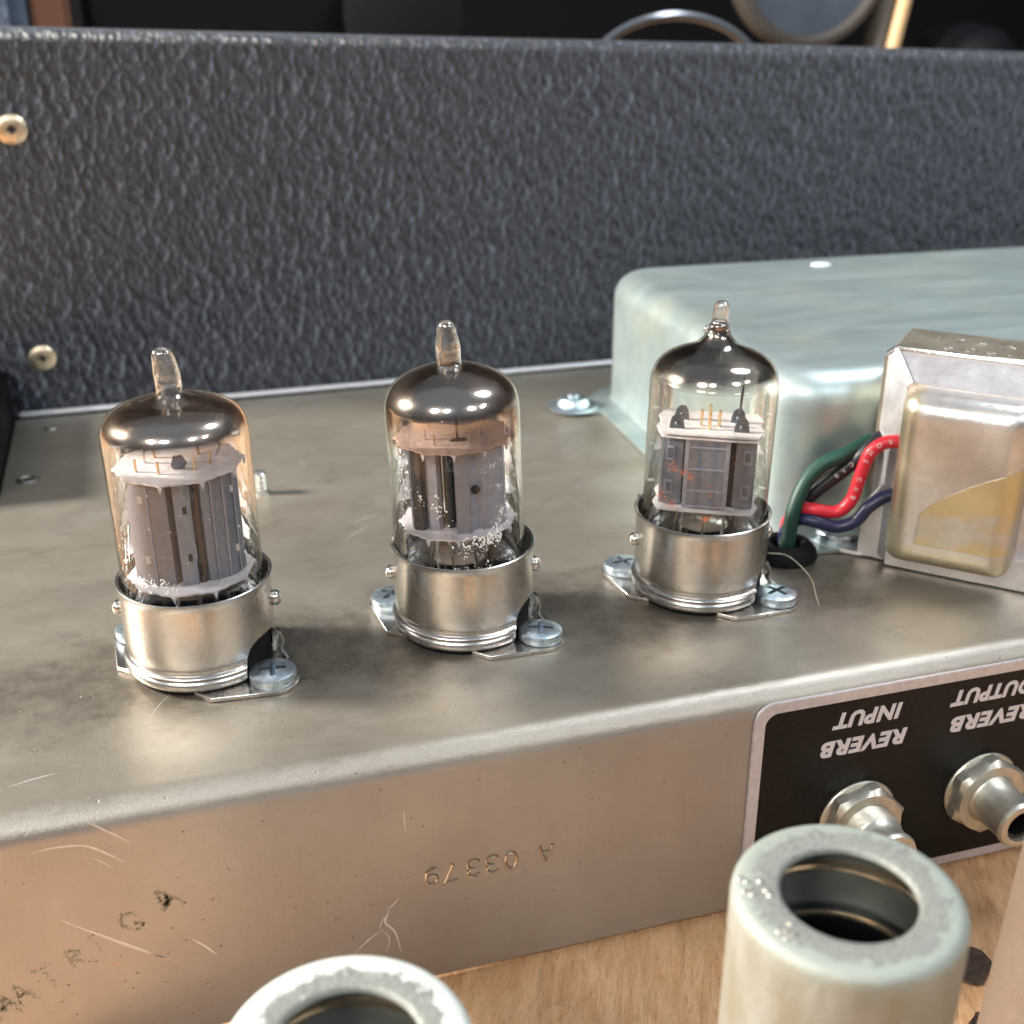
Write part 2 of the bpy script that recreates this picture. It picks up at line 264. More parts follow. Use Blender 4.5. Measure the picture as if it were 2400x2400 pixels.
M = dict(
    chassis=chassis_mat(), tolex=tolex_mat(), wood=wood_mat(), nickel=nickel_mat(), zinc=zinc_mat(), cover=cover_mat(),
    glass1=glass_mat((.97, .965, .95), (.80, .74, .66)), glass2=glass_mat(), glass3=glass_mat((.95, .945, .92), (.74, .69, .62)), tip=tip_mat(),
    get1=getter_mat('brown_getter_film', (.44, .41, .39), (.62, .47, .36), 3.92, .14, (.93, .85, .80)),
    get2=getter_mat('grey_brown_getter_film', (.44, .42, .41), (.56, .45, .37), 3.80, .26, (.74, .63, .56)),
    get3=getter_mat('black_getter_film', (.20, .19, .19), (.32, .22, .15), 3.98, .18, (.95, .93, .90)),
    mica1=mica_mat((.58, .56, .60), (.76, .75, .80)), mica2=mica_mat((.62, .57, .64), (.80, .76, .82)), mica3=mica_mat((.76, .72, .76), (.88, .86, .88)),
    plate=simple('grey_anode', (.20, .222, .285), .38, .35, .006, 30, .12), plate_l=simple('light_grey_anode', (.32, .345, .43), .40, .3, .006, 25, .1),
    plate_d=simple('dark_anode', (.05, .045, .05), .35, .4, .006, 30, .2), plate_b=simple('brown_grey_anode', (.155, .165, .205), .42, .25, .003, 30, .1),
    hole=simple('anode_opening', (.008, .008, .01), .7), window=simple('bright_anode_window', (.62, .56, .54), .4),
    wire=simple('nickel_wire', (.72, .68, .64), .25, 1), gold=simple('brass_wire', (.80, .62, .38), .28, 1), dkeye=simple('dark_getter_eyelet', (.12, .13, .15), .4, .5),
    black=simple('black_phenolic', (.006, .006, .006), .75, 0, .01, 12, spec=.15), rubber=simple('black_rubber', (.006, .006, .007), .75, 0, .01, 8, spec=.2),
    steel=simple('bright_steel', (.70, .68, .64), .22, 1, .004, 22, .15), jack=simple('jack_nickel', (.60, .575, .50), .42, .85, .004, 14, .12), jackd=simple('jack_insulator', (.006, .006, .007), .4),
    enamel=simple('black_plate_enamel', (.008, .008, .008), .34, 0, .002, 40, .3, spec=.18), border=simple('silver_plate_border', (.56, .54, .58), .34, .45, .004, 35, .1), ink=simple('silver_lettering', (.60, .59, .64), .42, .25),
    frame=trafo_mat('transformer_frame_steel', (.50, .48, .50), (.66, .64, .65), (.40, .36, .33)), frametop=trafo_mat('varnished_transformer_steel', (.20, .18, .135), (.30, .275, .22), (.34, .2, .10), .6, .42),
    bell=bell_mat(), red=simple('red_insulation', (.50, .014, .028), .42, 0, .004, 12, coat=.05), green=simple('green_insulation', (.002, .036, .023), .5, 0, .004, 12),
    blue=simple('navy_insulation', (.012, .014, .050), .36, 0, .004, 12), blackw=simple('black_insulation', (.012, .012, .015), .36, 0, .004, 12),
    print_w=simple('pale_print', (.55, .48, .48), .6), paint_w=simple('worn_white_paint', (.86, .86, .84), .6), paint_o=simple('worn_orange_print', (.75, .20, .07), .6),
    stamp=simple('green_stamp_ink', (.19, .175, .11), .6), scratch=simple('bare_scratch', (.62, .59, .57), .45, .5), hair=simple('hair', (.75, .65, .5), .5),
    white=simple('white_dust', (.85, .87, .86), .6), brass=simple('aged_brass_screw', (.62, .52, .38), .30, .85, .02, 9, .35),
    navyfab=simple('dark_blue_cloth', (.06, .085, .13), .85, 0, .12, 3, .4), brownw=simple('brown_leather', (.13, .055, .03), .5), bgblack=simple('black_equipment_plastic', (.004, .004, .005), .6, 0, .01, 4, spec=.15),
    bgwall=simple('dark_wall', (.004, .004, .005), .8, spec=.1), chrome=simple('chrome', (.75, .76, .8), .12, 1), glassy=simple('blue_grey_dial', (.09, .11, .14), .3, .2, .02, 1, .3), tan=simple('tan_wood', (.62, .42, .22), .5), taupe=simple('taupe_trim', (.06, .052, .045), .5),
    can=can_mat(0), canw=can_mat(1), canb=can_mat(2), canin=simple('can_inside_steel', (.30, .32, .30), .36, .6, .006, 6, .2), coil=simple('copper_tinted_spring', (.80, .66, .50), .25, 1),
    lip=simple('bare_aluminium_lip', (.78, .79, .83), .42, .6, .004, 12, .08),
    recess=simple('painted_recess_shade', (.33, .38, .43), .35, .9),  # darker than the screw zinc, paints shade into the cross recess
    dust=simple('pale_dust', (.36, .33, .27), .8),
    knot=simple('charred_knot', (.035, .018, .009), .8, 0, .12, 6, .8),
    groove_shade=simple('painted_groove_shade', (.17, .13, .10), .5, .6),
    curled=simple('dull_steel', (.45, .42, .38), .35, 1, .01, 10, .2),
)

# ------------------------------------------------------------------ mesh helpers
class MB:
    def __init__(s): s.v = []; s.f = []
    def add(s, vs, fs, mat=None):
        b = len(s.v)
        s.v += [tuple((mat @ Vector(p)) if mat else p) for p in vs]; s.f += [tuple(b+i for i in f) for f in fs]; return s
    def box(s, lo, hi, mat=None):
        x0, y0, z0 = lo; x1, y1, z1 = hi
        return s.add([(x0,y0,z0),(x1,y0,z0),(x1,y1,z0),(x0,y1,z0),(x0,y0,z1),(x1,y0,z1),(x1,y1,z1),(x0,y1,z1)],
            [(0,3,2,1),(4,5,6,7),(0,1,5,4),(1,2,6,5),(2,3,7,6),(3,0,4,7)], mat)
    def lathe(s, prof, n=48, mat=None, cap0=False, cap1=False):
        vs = [(r*cos(2*pi*k/n), r*sin(2*pi*k/n), z) for r, z in prof for k in range(n)]; fs = []
        for i in range(len(prof)-1):
            for k in range(n): fs.append((i*n+k, i*n+(k+1) % n, (i+1)*n+(k+1) % n, (i+1)*n+k))
        if cap0: fs.append(tuple(range(n))[::-1])
        if cap1: fs.append(tuple((len(prof)-1)*n+k for k in range(n)))
        return s.add(vs, fs, mat)
    def prism(s, pts, z0, z1, mat=None):
        n = len(pts); vs = [(x, y, z0) for x, y in pts]+[(x, y, z1) for x, y in pts]
        fs = [tuple(range(n))[::-1], tuple(range(n, 2*n))]+[(i, (i+1) % n, n+(i+1) % n, n+i) for i in range(n)]
        return s.add(vs, fs, mat)
    def tube(s, pts, r, n=8, closed=False):
        pts = [Vector(p) for p in pts]; N = len(pts); vs = []; up = None
        for i, p in enumerate(pts):
            a = pts[(i-1) % N] if closed else pts[max(i-1, 0)]; b = pts[(i+1) % N] if closed else pts[min(i+1, N-1)]
            t = (b-a).normalized()
            if up is None: up = t.orthogonal().normalized()
            up = (up - t*up.dot(t)).normalized(); w = t.cross(up); rr = r[i] if isinstance(r, (list, tuple)) else r
            vs += [tuple(p+up*rr*cos(2*pi*k/n)+w*rr*sin(2*pi*k/n)) for k in range(n)]
        fs = []
        for i in range(N if closed else N-1):
            j = (i+1) % N
            for k in range(n): fs.append((i*n+k, i*n+(k+1) % n, j*n+(k+1) % n, j*n+k))
        if not closed: fs += [tuple(range(n))[::-1], tuple((N-1)*n+k for k in range(n))]
        return s.add(vs, fs)
    def ball(s, c, r, nu=10, nv=7):
        rx, ry, rz = r if isinstance(r, tuple) else (r, r, r); c = Vector(c)
        vs = [tuple(c+Vector((rx*sin(pi*i/nv)*cos(2*pi*k/nu), ry*sin(pi*i/nv)*sin(2*pi*k/nu), rz*cos(pi*i/nv)))) for i in range(nv+1) for k in range(nu)]
        return s.add(vs, [(i*nu+k, (i+1)*nu+k, (i+1)*nu+(k+1) % nu, i*nu+(k+1) % nu) for i in range(nv) for k in range(nu)])
    def mesh(s, name, mat, smooth=40, weld=True, bevel=0, bsegs=2):
        me = bpy.data.meshes.new(name); me.from_pydata(s.v, [], s.f)
        bm = bmesh.new(); bm.from_mesh(me)
        if weld: bmesh.ops.remove_doubles(bm, verts=bm.verts, dist=1e-5)
        bmesh.ops.recalc_face_normals(bm, faces=bm.faces)
        if bevel: 
            es = [e for e in bm.edges if len(e.link_faces) == 2 and e.calc_face_angle(0) > rad(35)]
            bmesh.ops.bevel(bm, geom=es, offset=bevel, segments=bsegs, affect='EDGES', clamp_overlap=True)
        bm.to_mesh(me); bm.free()
        me.materials.append(mat)
        if smooth:
            me.polygons.foreach_set('use_smooth', [True]*len(me.polygons)); me.set_sharp_from_angle(angle=rad(smooth))
        return me
    def obj(s, name, mat, parent=None, **k):
        o = bpy.data.objects.new(name, s.mesh(name, mat, **k)); col.objects.link(o)
        if parent: o.parent = parent
        return o
def tag(o, label=None, cat=None, group=None, kind=None):
    for k, v in (('label', label), ('category', cat), ('group', group), ('kind', kind)):
        if v: o[k] = v
    return o
def empty(name, loc, rz=0, rx=0, ry=0):
    o = bpy.data.objects.new(name, None); col.objects.link(o); o.location = loc; o.rotation_euler = (rx, ry, rz); o.empty_display_size = .3; return o
def inst(src, parent, loc=None, rot=None):
    o = src.copy(); col.objects.link(o); o.parent = parent
    if loc is not None: o.location = loc
    if rot is not None: o.rotation_euler = rot
    return o
def bez(P, n=10):
    """Catmull-Rom through P"""
    P = [Vector(p) for p in P]; Q = [P[0]*2-P[1]]+P+[P[-1]*2-P[-2]]; out = []
    for i in range(1, len(Q)-2):
        a, b, c, d = Q[i-1:i+3]
        for k in range(n):
            t = k/n; out.append(.5*((2*b)+(c-a)*t+(2*a-5*b+4*c-d)*t*t+(3*b-a-3*c+d)*t**3))
    return out+[P[-1]]
def text_mesh(txt, size, extrude=.008, offset=0, shear=0, spacing=1.0, align='CENTER'):
    c = bpy.data.curves.new('t', 'FONT'); c.body = txt; c.size = size; c.extrude = extrude; c.offset = offset; c.shear = shear; c.align_x = align; c.align_y = 'CENTER'; c.space_character = spacing; c.resolution_u = 3
    o = bpy.data.objects.new('t', c); col.objects.link(o); bpy.context.view_layer.update()
    me = bpy.data.meshes.new_from_object(o.evaluated_get(bpy.context.evaluated_depsgraph_get())); bpy.data.objects.remove(o); bpy.data.curves.remove(c); return me
def text_obj(name, txt, size, mat, M4, parent=None, width=None, height=None, **k):
    me = text_mesh(txt, size, **k)
    xs = [v.co.x for v in me.vertices]; ys = [v.co.y for v in me.vertices]
    cx, cy = (min(xs)+max(xs))/2, (min(ys)+max(ys))/2
    sx = width/(max(xs)-min(xs)) if width else 1; sy = height/(max(ys)-min(ys)) if height else sx
    for v in me.vertices: v.co.x = (v.co.x-cx)*sx; v.co.y = (v.co.y-cy)*sy
    me.materials.clear(); me.materials.append(mat); me.name = name
    o = bpy.data.objects.new(name, me); col.objects.link(o); o.matrix_world = M4
    if parent: o.parent = parent
    return o

# ------------------------------------------------------------------ bench and background
WZ = -4.22
# bench top: one sheet, gently uneven
b = MB(); nx, ny = 90, 60; vs = []
from mathutils import noise as mn
for j in range(ny+1):
    for i in range(nx+1):
        x = -45+90*i/nx; y = -60+120*j/ny
        vs.append((x, y, WZ-.02+(.012*mn.noise(Vector((x*.6, y*.6, 0))))))
b.add(vs, [(j*(nx+1)+i, j*(nx+1)+i+1, (j+1)*(nx+1)+i+1, (j+1)*(nx+1)+i) for j in range(ny) for i in range(nx)])
tag(b.obj('workbench_top', M['wood']), kind='structure')
# dark wall far behind
b = MB(); b.box((-70, 62, -5), (120, 64, 60)); tag(b.obj('wall', M['bgwall']), kind='structure')

# ------------------------------------------------------------------ chassis
CX0, CX1, YF, YB = -8.0, 26.0, -3.56, 14.0
def chassis():
    root = empty('amplifier_chassis', (0, 0, 0)); tag(root, 'long stained steel amplifier chassis carrying the three vacuum tubes', 'chassis')
    r = .42; t = .12
    def arc(cy, cz, a0, a1, rr, n=8): return [(cy+rr*cos(a0+(a1-a0)*k/n), cz+rr*sin(a0+(a1-a0)*k/n)) for k in range(n+1)]
    outer = [(YF, -4.13)]+arc(YF+r, -r, pi, pi/2, r)+arc(YB-r, -r, pi/2, 0, r)+[(YB, -4.13)]
    inner = [(YF+t, -4.13)]+arc(YF+r, -r, pi, pi/2, r-t)+arc(YB-r, -r, pi/2, 0, r-t)+[(YB-t, -4.13)]
    prof = outer+inner[::-1]; n = len(prof)
    b = MB(); b.add([(CX0, y, z) for y, z in prof]+[(CX1, y, z) for y, z in prof], [(i, (i+1) % n, n+(i+1) % n, n+i) for i in range(n)])
    m = len(outer)
    for o0 in (0, n):
        for i in range(m-1): b.f.append((o0+i, o0+i+1, o0+n-2-i, o0+n-1-i))
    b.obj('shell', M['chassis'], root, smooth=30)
    q = MB(); q.box((CX0+.05, 13.80, .0), (CX1, 13.98, .12)); q.obj('rear_lip', M['lip'], root, bevel=.05, bsegs=3)
    # unused holes in the top deck, a burred one and a shallow one
    for x, y, rr in ((-7.49, 9.26, .16), (-7.15, 12.75, .10)):
        q = MB(); q.lathe([(rr*1.6, .003), (rr*1.25, .045), (rr*1.0, .05), (rr*.85, -.02)], 20, Matrix.Translation((x, y, 0)))
        h = q.obj('hole_burr', M['curled'], root)
        q = MB(); q.lathe([(rr*.9, .012), (.001, .012)], 16, Matrix.Translation((x, y, 0))); q.obj('hole_opening', M['hole'], h)
    # serial number stamped upside down into the front face
    G = {'A': [[(0, 0), (.5, 1), (1, 0)], [(.2, .38), (.8, .38)]], '0': [[(.5+.42*cos(a), .5+.5*sin(a)) for a in [2*pi*k/18 for k in range(19)]]],
         '3': [[(.08, .86), (.25, .98), (.55, 1), (.85, .88), (.88, .7), (.7, .55), (.4, .52), (.72, .5), (.92, .35), (.9, .14), (.6, 0), (.25, .02), (.05, .16)]],
         '7': [[(.05, 1), (.95, 1), (.35, 0)]], '9': [[(.1, .08), (.5, 0), (.85, .25), (.92, .6), (.85, .85), (.55, 1), (.2, .9), (.08, .7), (.18, .5), (.5, .4), (.8, .5), (.92, .66)]]}
    for ch, x in (('A', .44), ('0', -.2), ('3', -.50), ('3', -.80), ('7', -1.18), ('9', -1.49)):
        q = MB()
        x = {'A': .36, '0': -.20, '3': x, '7': -1.14, '9': -1.44}[ch]
        for st in G[ch]:
            q.tube([(x+(.5-a)*.21, YF-.001, -2.20-(c-.5)*.30) for a, c in st], .024, 8)
        g_ = MB()
        for st in G[ch]: g_.tube([(x+(.5-a)*.21+.006, YF-.001, -2.188-(c-.5)*.31) for a, c in st], .023, 8)  # dark offset copy paints the shade of the stamped strokes
        sd = q.obj('stamped_digit' if ch != 'A' else 'stamped_letter', M['steel'], root); g_.obj('painted_stamp_shade', M['groove_shade'], sd)
    # scratches
    def scratch(pts, w):
        q = MB(); P = bez([(x, YF-.004, z) for x, z in pts], 6); n = len(P); vs = []
        for i, p in enumerate(P):
            d = (P[min(i+1, n-1)]-P[max(i-1, 0)]).normalized(); pr = Vector((-d.z, 0, d.x)); ww = w*(.25+.75*sin(pi*(i+.6)/(n+.2)))*R.uniform(.6, 1.1)
            vs += [tuple(p+pr*ww), tuple(p-pr*ww)]
        q.add(vs, [(2*i, 2*i+1, 2*i+3, 2*i+2) for i in range(n-1)]); q.obj('scratch', M['scratch'], root, smooth=0)
    scratch([(-6.05, -.17), (-5.8, -.38), (-5.57, -.6)], .016)
    scratch([(-6.81, -.48), (-6.5, -.46), (-6.14, -.52), (-5.85, -.74), (-5.69, -.89)], .018)
    scratch([(-6.1, -.72), (-5.95, -.84), (-5.84, -.97)], .008)
    scratch([(-6.63, -1.64), (-6.3, -1.92), (-5.75, -2.35), (-5.3, -2.72)], .018)
    scratch([(-6.2, -2.02), (-5.7, -2.42), (-5.17, -2.80)], .010)
    scratch([(-4.95, -2.44), (-4.8, -2.6), (-4.64, -2.81)], .020)
    scratch([(-1.82, -.91), (-1.81, -1.1), (-1.80, -1.29)], .012)
    scratch([(-1.95, -2.48), (-2.1, -2.65), (-2.17, -2.87), (-2.03, -3.1), (-1.95, -3.5)], .024)
    scratch([(-2.05, -2.60), (-2.2, -2.80), (-2.27, -3.0)], .010)
    scratch([(-2.23, -3.01), (-2.45, -3.15), (-2.67, -3.35)], .014)
    scratch([(-2.23, -3.01), (-2.12, -3.2), (-2.18, -3.44)], .010)
    for _ in range(16):
        x, y = R.uniform(-7.5, 6), R.uniform(-3.0, 9); a = R.gauss(.3, .6); L_ = R.uniform(.25, .9); w = R.uniform(.004, .009); q = MB()
        P = bez([(x, y, .003), (x+L_*.5*cos(a), y+L_*.5*sin(a)+R.gauss(0, .03), .003), (x+L_*cos(a), y+L_*sin(a), .003)], 4); vs = []
        for i, p_ in enumerate(P): ww = w*sin(pi*(i+.5)/len(P)); vs += [(p_.x-sin(a)*ww, p_.y+cos(a)*ww, .003), (p_.x+sin(a)*ww, p_.y-cos(a)*ww, .003)]
        q.add(vs, [(2*i, 2*i+1, 2*i+3, 2*i+2) for i in range(len(P)-1)]); q.obj('scratch', M['scratch'], root, smooth=0)
    q = MB()
    for _ in range(420):
        x, y = R.uniform(-8, 9), R.uniform(-3.1, 13.5); r_ = R.uniform(.006, .018)
        q.add([(x+r_*cos(k*1.57+R.random()), y+r_*sin(k*1.57+R.random()), .002+R.uniform(.0, .008)) for k in range(4)], [(0, 1, 2), (0, 2, 3)])
    tag(q.obj('dust_specks', M['dust'], root, smooth=0, weld=False), kind='stuff')
    # faded ink stamp running up the lower left: broken dotted strokes
    q = MB(); base = Vector((-7.62, -3.15)); d = Vector((2.6, 1.42)).normalized(); u = Vector((-d.y, d.x)); d2 = Vector((1, .25)).normalized()
    S_ = {0: [[(0, 0), (.05, .9)], [(.05, .9), (.4, .3)], [(.4, .3), (.75, .9)], [(.75, .9), (.8, 0)], [(.1, .3), (.7, .5)]], 1: [[(0, 0), (.4, .9)], [(.4, .9), (.7, 0)], [(.15, .4), (.6, .4)]],
          2: [[(0, .9), (.7, .9)], [(.35, .9), (.3, 0)]], 3: [[(0, 0), (.1, .9)], [(.1, .9), (.6, .7)], [(.6, .7), (.1, .45)], [(.1, .45), (.7, 0)]], 4: [[(0, 0), (.1, .8), (.55, .9)]], 5: [[(.7, .8), (.3, .9)], [(.3, .9), (0, .5)], [(0, .5), (.25, .05)], [(.25, .05), (.7, .2)], [(.7, .2), (.45, .4)]],
          6: [[(0, 0), (.35, .95)], [(.35, .95), (.8, 0)], [(.1, .25), (.6, .45)], [(.2, .1), (.45, .6)], [(.3, .2), (.5, .7)]]}
    for g, s0, dens in ((0, .0, 60), (1, .34, 50), (2, .78, 26), (3, 1.25, 28), (4, 1.66, 18), (5, 2.12, 30), (6, 2.68, 70)):
        for st in S_[g]:
            for _ in range(int(dens*1.3)):
                k = R.random()*(len(st)-1); i = int(k); f = k-i; a = st[i]; c = st[i+1]
                px = a[0]+(c[0]-a[0])*f; pz = a[1]+(c[1]-a[1])*f
                p = base+d*s0+d2*(px*.38)+u*(pz*.42)+Vector((R.gauss(0, .019), R.gauss(0, .019))); rr = R.uniform(.004, .012)
                m = 5; a0 = R.random()*6; q.add([(p.x+rr*cos(a0+6.283*j/m)*R.uniform(.6, 1.3), YF-.003, p.y+rr*sin(a0+6.283*j/m)*R.uniform(.6, 1.3)) for j in range(m)], [tuple(range(m))])
    tag(q.obj('faded_ink_stamp', M['stamp'], root, smooth=0, weld=False), kind='stuff')
    return root
CH = chassis()

# ------------------------------------------------------------------ cabinet panel behind, side rail
def rounded(w, h, r, n=6):
    pts = []
    for cx, cy, a in ((w-r, h-r, 0), (r, h-r, pi/2), (r, r, pi), (w-r, r, 1.5*pi)):
        pts += [(cx+r*cos(a+pi/2*k/n), cy+r*sin(a+pi/2*k/n)) for k in range(n+1)]
    return pts
pan = empty('cabinet_panel', (0, 14.06, 0)); tag(pan, 'long cabinet panel covered in black pebbled vinyl behind the chassis', 'cabinet panel')
b = MB(); x0, x1 = -11.5, 27.0
def ztop(x): return 9.26-.0325*(x+9) if x < 5 else 8.805-.030*(x-5)-.0003*(x-5)**2
prof = [(0, -4.18)]+[(.28-.28*cos(a), -.28+.28*sin(a)) for a in [pi/2*k/6 for k in range(7)]]+[(1.5+.28*sin(a), -.28+.28*cos(a)) for a in [pi/2*k/6 for k in range(7)]]+[(1.78, -4.18)]
NX = 40; vs = []
for i in range(NX+1):
    x = x0+(x1-x0)*i/NX
    for k, (y, z) in enumerate(prof): vs.append((x, y, z if k in (0, len(prof)-1) else z+ztop(x)))
n = len(prof); b.add(vs, [(i*n+k, i*n+(k+1) % n, (i+1)*n+(k+1) % n, (i+1)*n+k) for i in range(NX) for k in range(n)]+[tuple(range(n)), tuple(NX*n+k for k in range(n))])
b.obj('vinyl_covering', M['tolex'], pan, smooth=50)
def wood_screw(mat, name='panel_screw', r=.42):
    q = MB(); q.lathe([(r, -.02), (r, .02), (r*.92, .05), (r*.6, .075), (r*.30, .08), (r*.16, .03), (.001, .01)], 28)
    return q.mesh(name, mat)
for (x, z) in ((-7.06, 6.98), (-7.18, 1.45)):
    o = bpy.data.objects.new('panel_screw', wood_screw(M['brass'], r=.36 if z > 4 else .33)); col.objects.link(o); o.parent = pan; o.location = (x, -.02, z); o.rotation_euler = (pi/2, 0, 0)
    q = MB(); q.box((-.10, -.025, .0), (.10, .025, .085)); q.box((-.025, -.10, .0), (.025, .10, .086)); c = q.obj('cross_recess', M['hole'], o)
# black cleat at the left end of the chassis
b = MB(); b.box((-10.5, 8.2, -4.18), (-8.06, 14.02, 1.35)); tag(b.obj('side_rail', M['bgblack'], bevel=.12, bsegs=3), 'black block against the left end of the chassis', 'rail')

# ------------------------------------------------------------------ things on the floor behind the panel (out of focus)
b = MB(); b.box((-9.6, 24, -4.1), (-6.95, 27, 14)); tag(b.obj('blue_cloth', M['navyfab'], bevel=.5, bsegs=4), 'dark blue cloth at the top left corner behind the panel', 'cloth')
b = MB(); b.box((-6.85, 24.6, -4.1), (-5.72, 25.6, 14)); tag(b.obj('leather_strap', M['brownw'], bevel=.15), 'brown strap beside the blue cloth behind the panel', 'strap')
b = MB(); b.box((-5.4, 26, -4.1), (6.2, 36, 13.5)); tag(b.obj('equipment_case', M['bgblack'], bevel=.3), 'black case standing behind the panel right of the brown strap', 'case')
b = MB(); b.lathe([(1.9, 0), (2.0, .15), (2.0, .5), (1.6, .6), (.001, .6)], 30, Matrix.Translation((4.8, 25.3, 9.2)) @ Matrix.Rotation(pi/2, 4, 'X')); tag(b.obj('knob', M['rubber']), 'black round knob on the case behind the panel', 'knob')
pts = [(15.3+3.7*cos(a), 26+.6*sin(a*.5), 6.30+2.80*sin(a)) for a in [2*pi*k/40 for k in range(40)]]
b = MB(); b.tube(pts, .17, 8, closed=True); tag(b.obj('chrome_hoop', M['chrome']), 'blurred chrome hoop rising behind the panel left of the round dial', 'hoop')
g = empty('round_dial', (20.9, 27, 11.1)); tag(g, 'round blue grey dial with pale rim at the top edge behind the panel', 'dial')
mt = Matrix.Rotation(pi/2, 4, 'X')
b = MB(); b.lathe([(2.75, .0), (2.75, .35), (.001, .35)], 40, mt); b.obj('dial_face', M['glassy'], g)
b = MB(); b.lathe([(2.75, -.4), (3.25, -.4), (3.35, .1), (3.2, .55), (2.95, .6), (2.75, .35)], 40, mt); b.obj('dial_rim', M['taupe'], g)
b = MB(); b.tube([(g_[0]-19.9, 0, g_[1]-11.2) for g_ in [(19.9+3.0*cos(a), 11.2+3.0*sin(a)) for a in [2*pi*k/40 for k in range(40)]]], .12, 6, closed=True); b.obj('rim_bead', M['chrome'], g)
b = MB(); b.tube([(23.35, 27, -4), (24.9, 27, 14)], .62, 10); tag(b.obj('taupe_stand_leg', M['taupe']), 'taupe round leg right of the dial behind the panel', 'leg')
b = MB(); b.tube([(24.0, 26, 6), (25.4, 26, 14)], .26, 10); tag(b.obj('tan_stick', M['tan']), 'thin tan wooden stick leaning beside the taupe leg', 'stick')
b = MB(); b.lathe([(2.2, 0), (2.1, .8), (1.4, 1.5), (.001, 1.8)], 24, Matrix.Translation((28.6, 27.5, 7.0))); b.lathe([(.5, -11.1), (.5, 0)], 12, Matrix.Translation((28.6, 27.5, 7.0))); tag(b.obj('black_domed_stand', M['bgblack']), 'black domed stand at the far right behind the panel', 'stand')

# ------------------------------------------------------------------ sockets with shield bases
def shield_base_mesh():
    prof = [(1.06, .05), (1.14, .05), (1.185, .09), (1.20, .15), (1.18, .20), (1.155, .225), (1.165, .25), (1.205, .275), (1.215, .30), (1.20, .325), (1.145, .345), (1.135, .38), (1.15, .42), (1.168, .46), (1.168, .62), (1.168, .8), (1.168, 1.1), (1.168, 1.4), (1.172, 1.49), (1.192, 1.525), (1.20, 1.54), (1.185, 1.55), (1.145, 1.535), (1.13, 1.48),
            (1.12, 1.2), (1.12, .8), (1.115, .4), (1.06, .05)]
    N = 144; c0, hw = rad(-36), rad(24); vs = []; fs = []
    P = len(prof)
    def lo(a):
        d = (a-c0+pi) % (2*pi)-pi; k = abs(d)/hw
        return None if k >= 1 else .66*(1-k**3)**(1/3)
    for r, z in prof:
        for k in range(N):
            a = 2*pi*k/N; l = lo(a); rr, zz = r, z
            if l and z < l: zz = l; rr = 1.168 if r > 1.14 or z < .12 and r > 1.15 else 1.12
            if l and z < l and r > 1.13: rr = 1.168
            vs.append((rr*cos(a), rr*sin(a), zz))
    for i in range(P-1):
        for k in range(N): fs.append((i*N+k, i*N+(k+1) % N, (i+1)*N+(k+1) % N, (i+1)*N+k))
    b = MB(); b.add(vs, fs); me = b.mesh('shield_base', M['nickel'], smooth=50)
    return me
def flange_mesh():
    pts = []
    for s in (0, 1):
        a0 = s*pi
        def rot(e, t): return (e*cos(a0)-t*sin(a0), e*sin(a0)+t*cos(a0))
        pts += [rot(.35, -.88), rot(.98, -.93)]
        pts += [rot(1.43+.40*cos(a), .40*sin(a)) for a in [-1.0+2.0*k/8 for k in range(9)]]
        pts += [rot(.98, .93), rot(.35, .88)]
    b = MB(); b.prism(pts, .0, .07); b.tube([(1.0*cos(a), 1.0*sin(a), .06) for a in [2*pi*k/40 for k in range(40)]], .06, 6, closed=True)
    return b.mesh('mounting_flange', M['nickel'], bevel=.008, bsegs=1)
def screw_mesh(name='mounting_screw', r=.37, h=.20, mat=None, cross=True):
    b = MB(); b.lathe([(r*.95, 0), (r, .03), (r, h*.60), (r*.965, h*.78), (r*.88, h*.86), (r*.5, h*.96), (.001, h)], 36, cap0=True)
    me = b.mesh(name, mat or M['zinc'], smooth=45)
    if cross:
        o = bpy.data.objects.new('s', me); col.objects.link(o)
        c = MB(); w = .042; L = r*.58
        c.prism([(-w, -L), (w, -L), (w, -w), (L, -w), (L, w), (w, w), (w, L), (-w, L), (-w, w), (-L, w), (-L, -w), (-w, -w)], h*.25, h*1.6)
        co = c.obj('c', M['hole'], smooth=0)
        m = o.modifiers.new('b', 'BOOLEAN'); m.object = co; m.operation = 'DIFFERENCE'; m.solver = 'EXACT'
        bpy.context.view_layer.update()
        me2 = bpy.data.meshes.new_from_object(o.evaluated_get(bpy.context.evaluated_depsgraph_get()))
        bpy.data.objects.remove(o); bpy.data.objects.remove(co); me = me2; me.name = name
        while len(me.materials) > 1: me.materials.pop()
        me.materials.append(M['recess'])
        for pl in me.polygons:
            x, y, z = pl.center; inx = (abs(x) <= w+1e-3 and abs(y) <= L+1e-3) or (abs(y) <= w+1e-3 and abs(x) <= L+1e-3)
            pl.material_index = 1 if inx and z < h*.985 and (abs(pl.normal.z) < .3 or z < h*.4) and z > h*.2 else 0
        me.set_sharp_from_angle(angle=rad(35))
    return me
SB = shield_base_mesh(); FL = flange_mesh(); SC = screw_mesh()
def meshobj(name, me, parent, loc=(0, 0, 0), rot=(0, 0, 0)):
    o = bpy.data.objects.new(name, me); col.objects.link(o); o.parent = parent; o.location = loc; o.rotation_euler = rot; return o
q = MB(); q.lathe([(1.10, .02), (1.10, .60), (1.04, .66), (.97, .62), (.95, .40), (.35, .38), (.30, .30), (.001, .30)], 40)
INS = q.mesh('phenolic_insert', M['black'])
q = MB(); q.ball((0, 0, 0), (.11, .13, .13), 16, 10); PIN = q.mesh('bayonet_pin', M['steel'])
q = MB(); pts = [(1.15, -.12, 1.42), (1.15, .12, 1.42), (1.13, .11, 1.66), (1.13, .04, 1.72), (1.13, -.04, 1.72), (1.13, -.11, 1.66)]
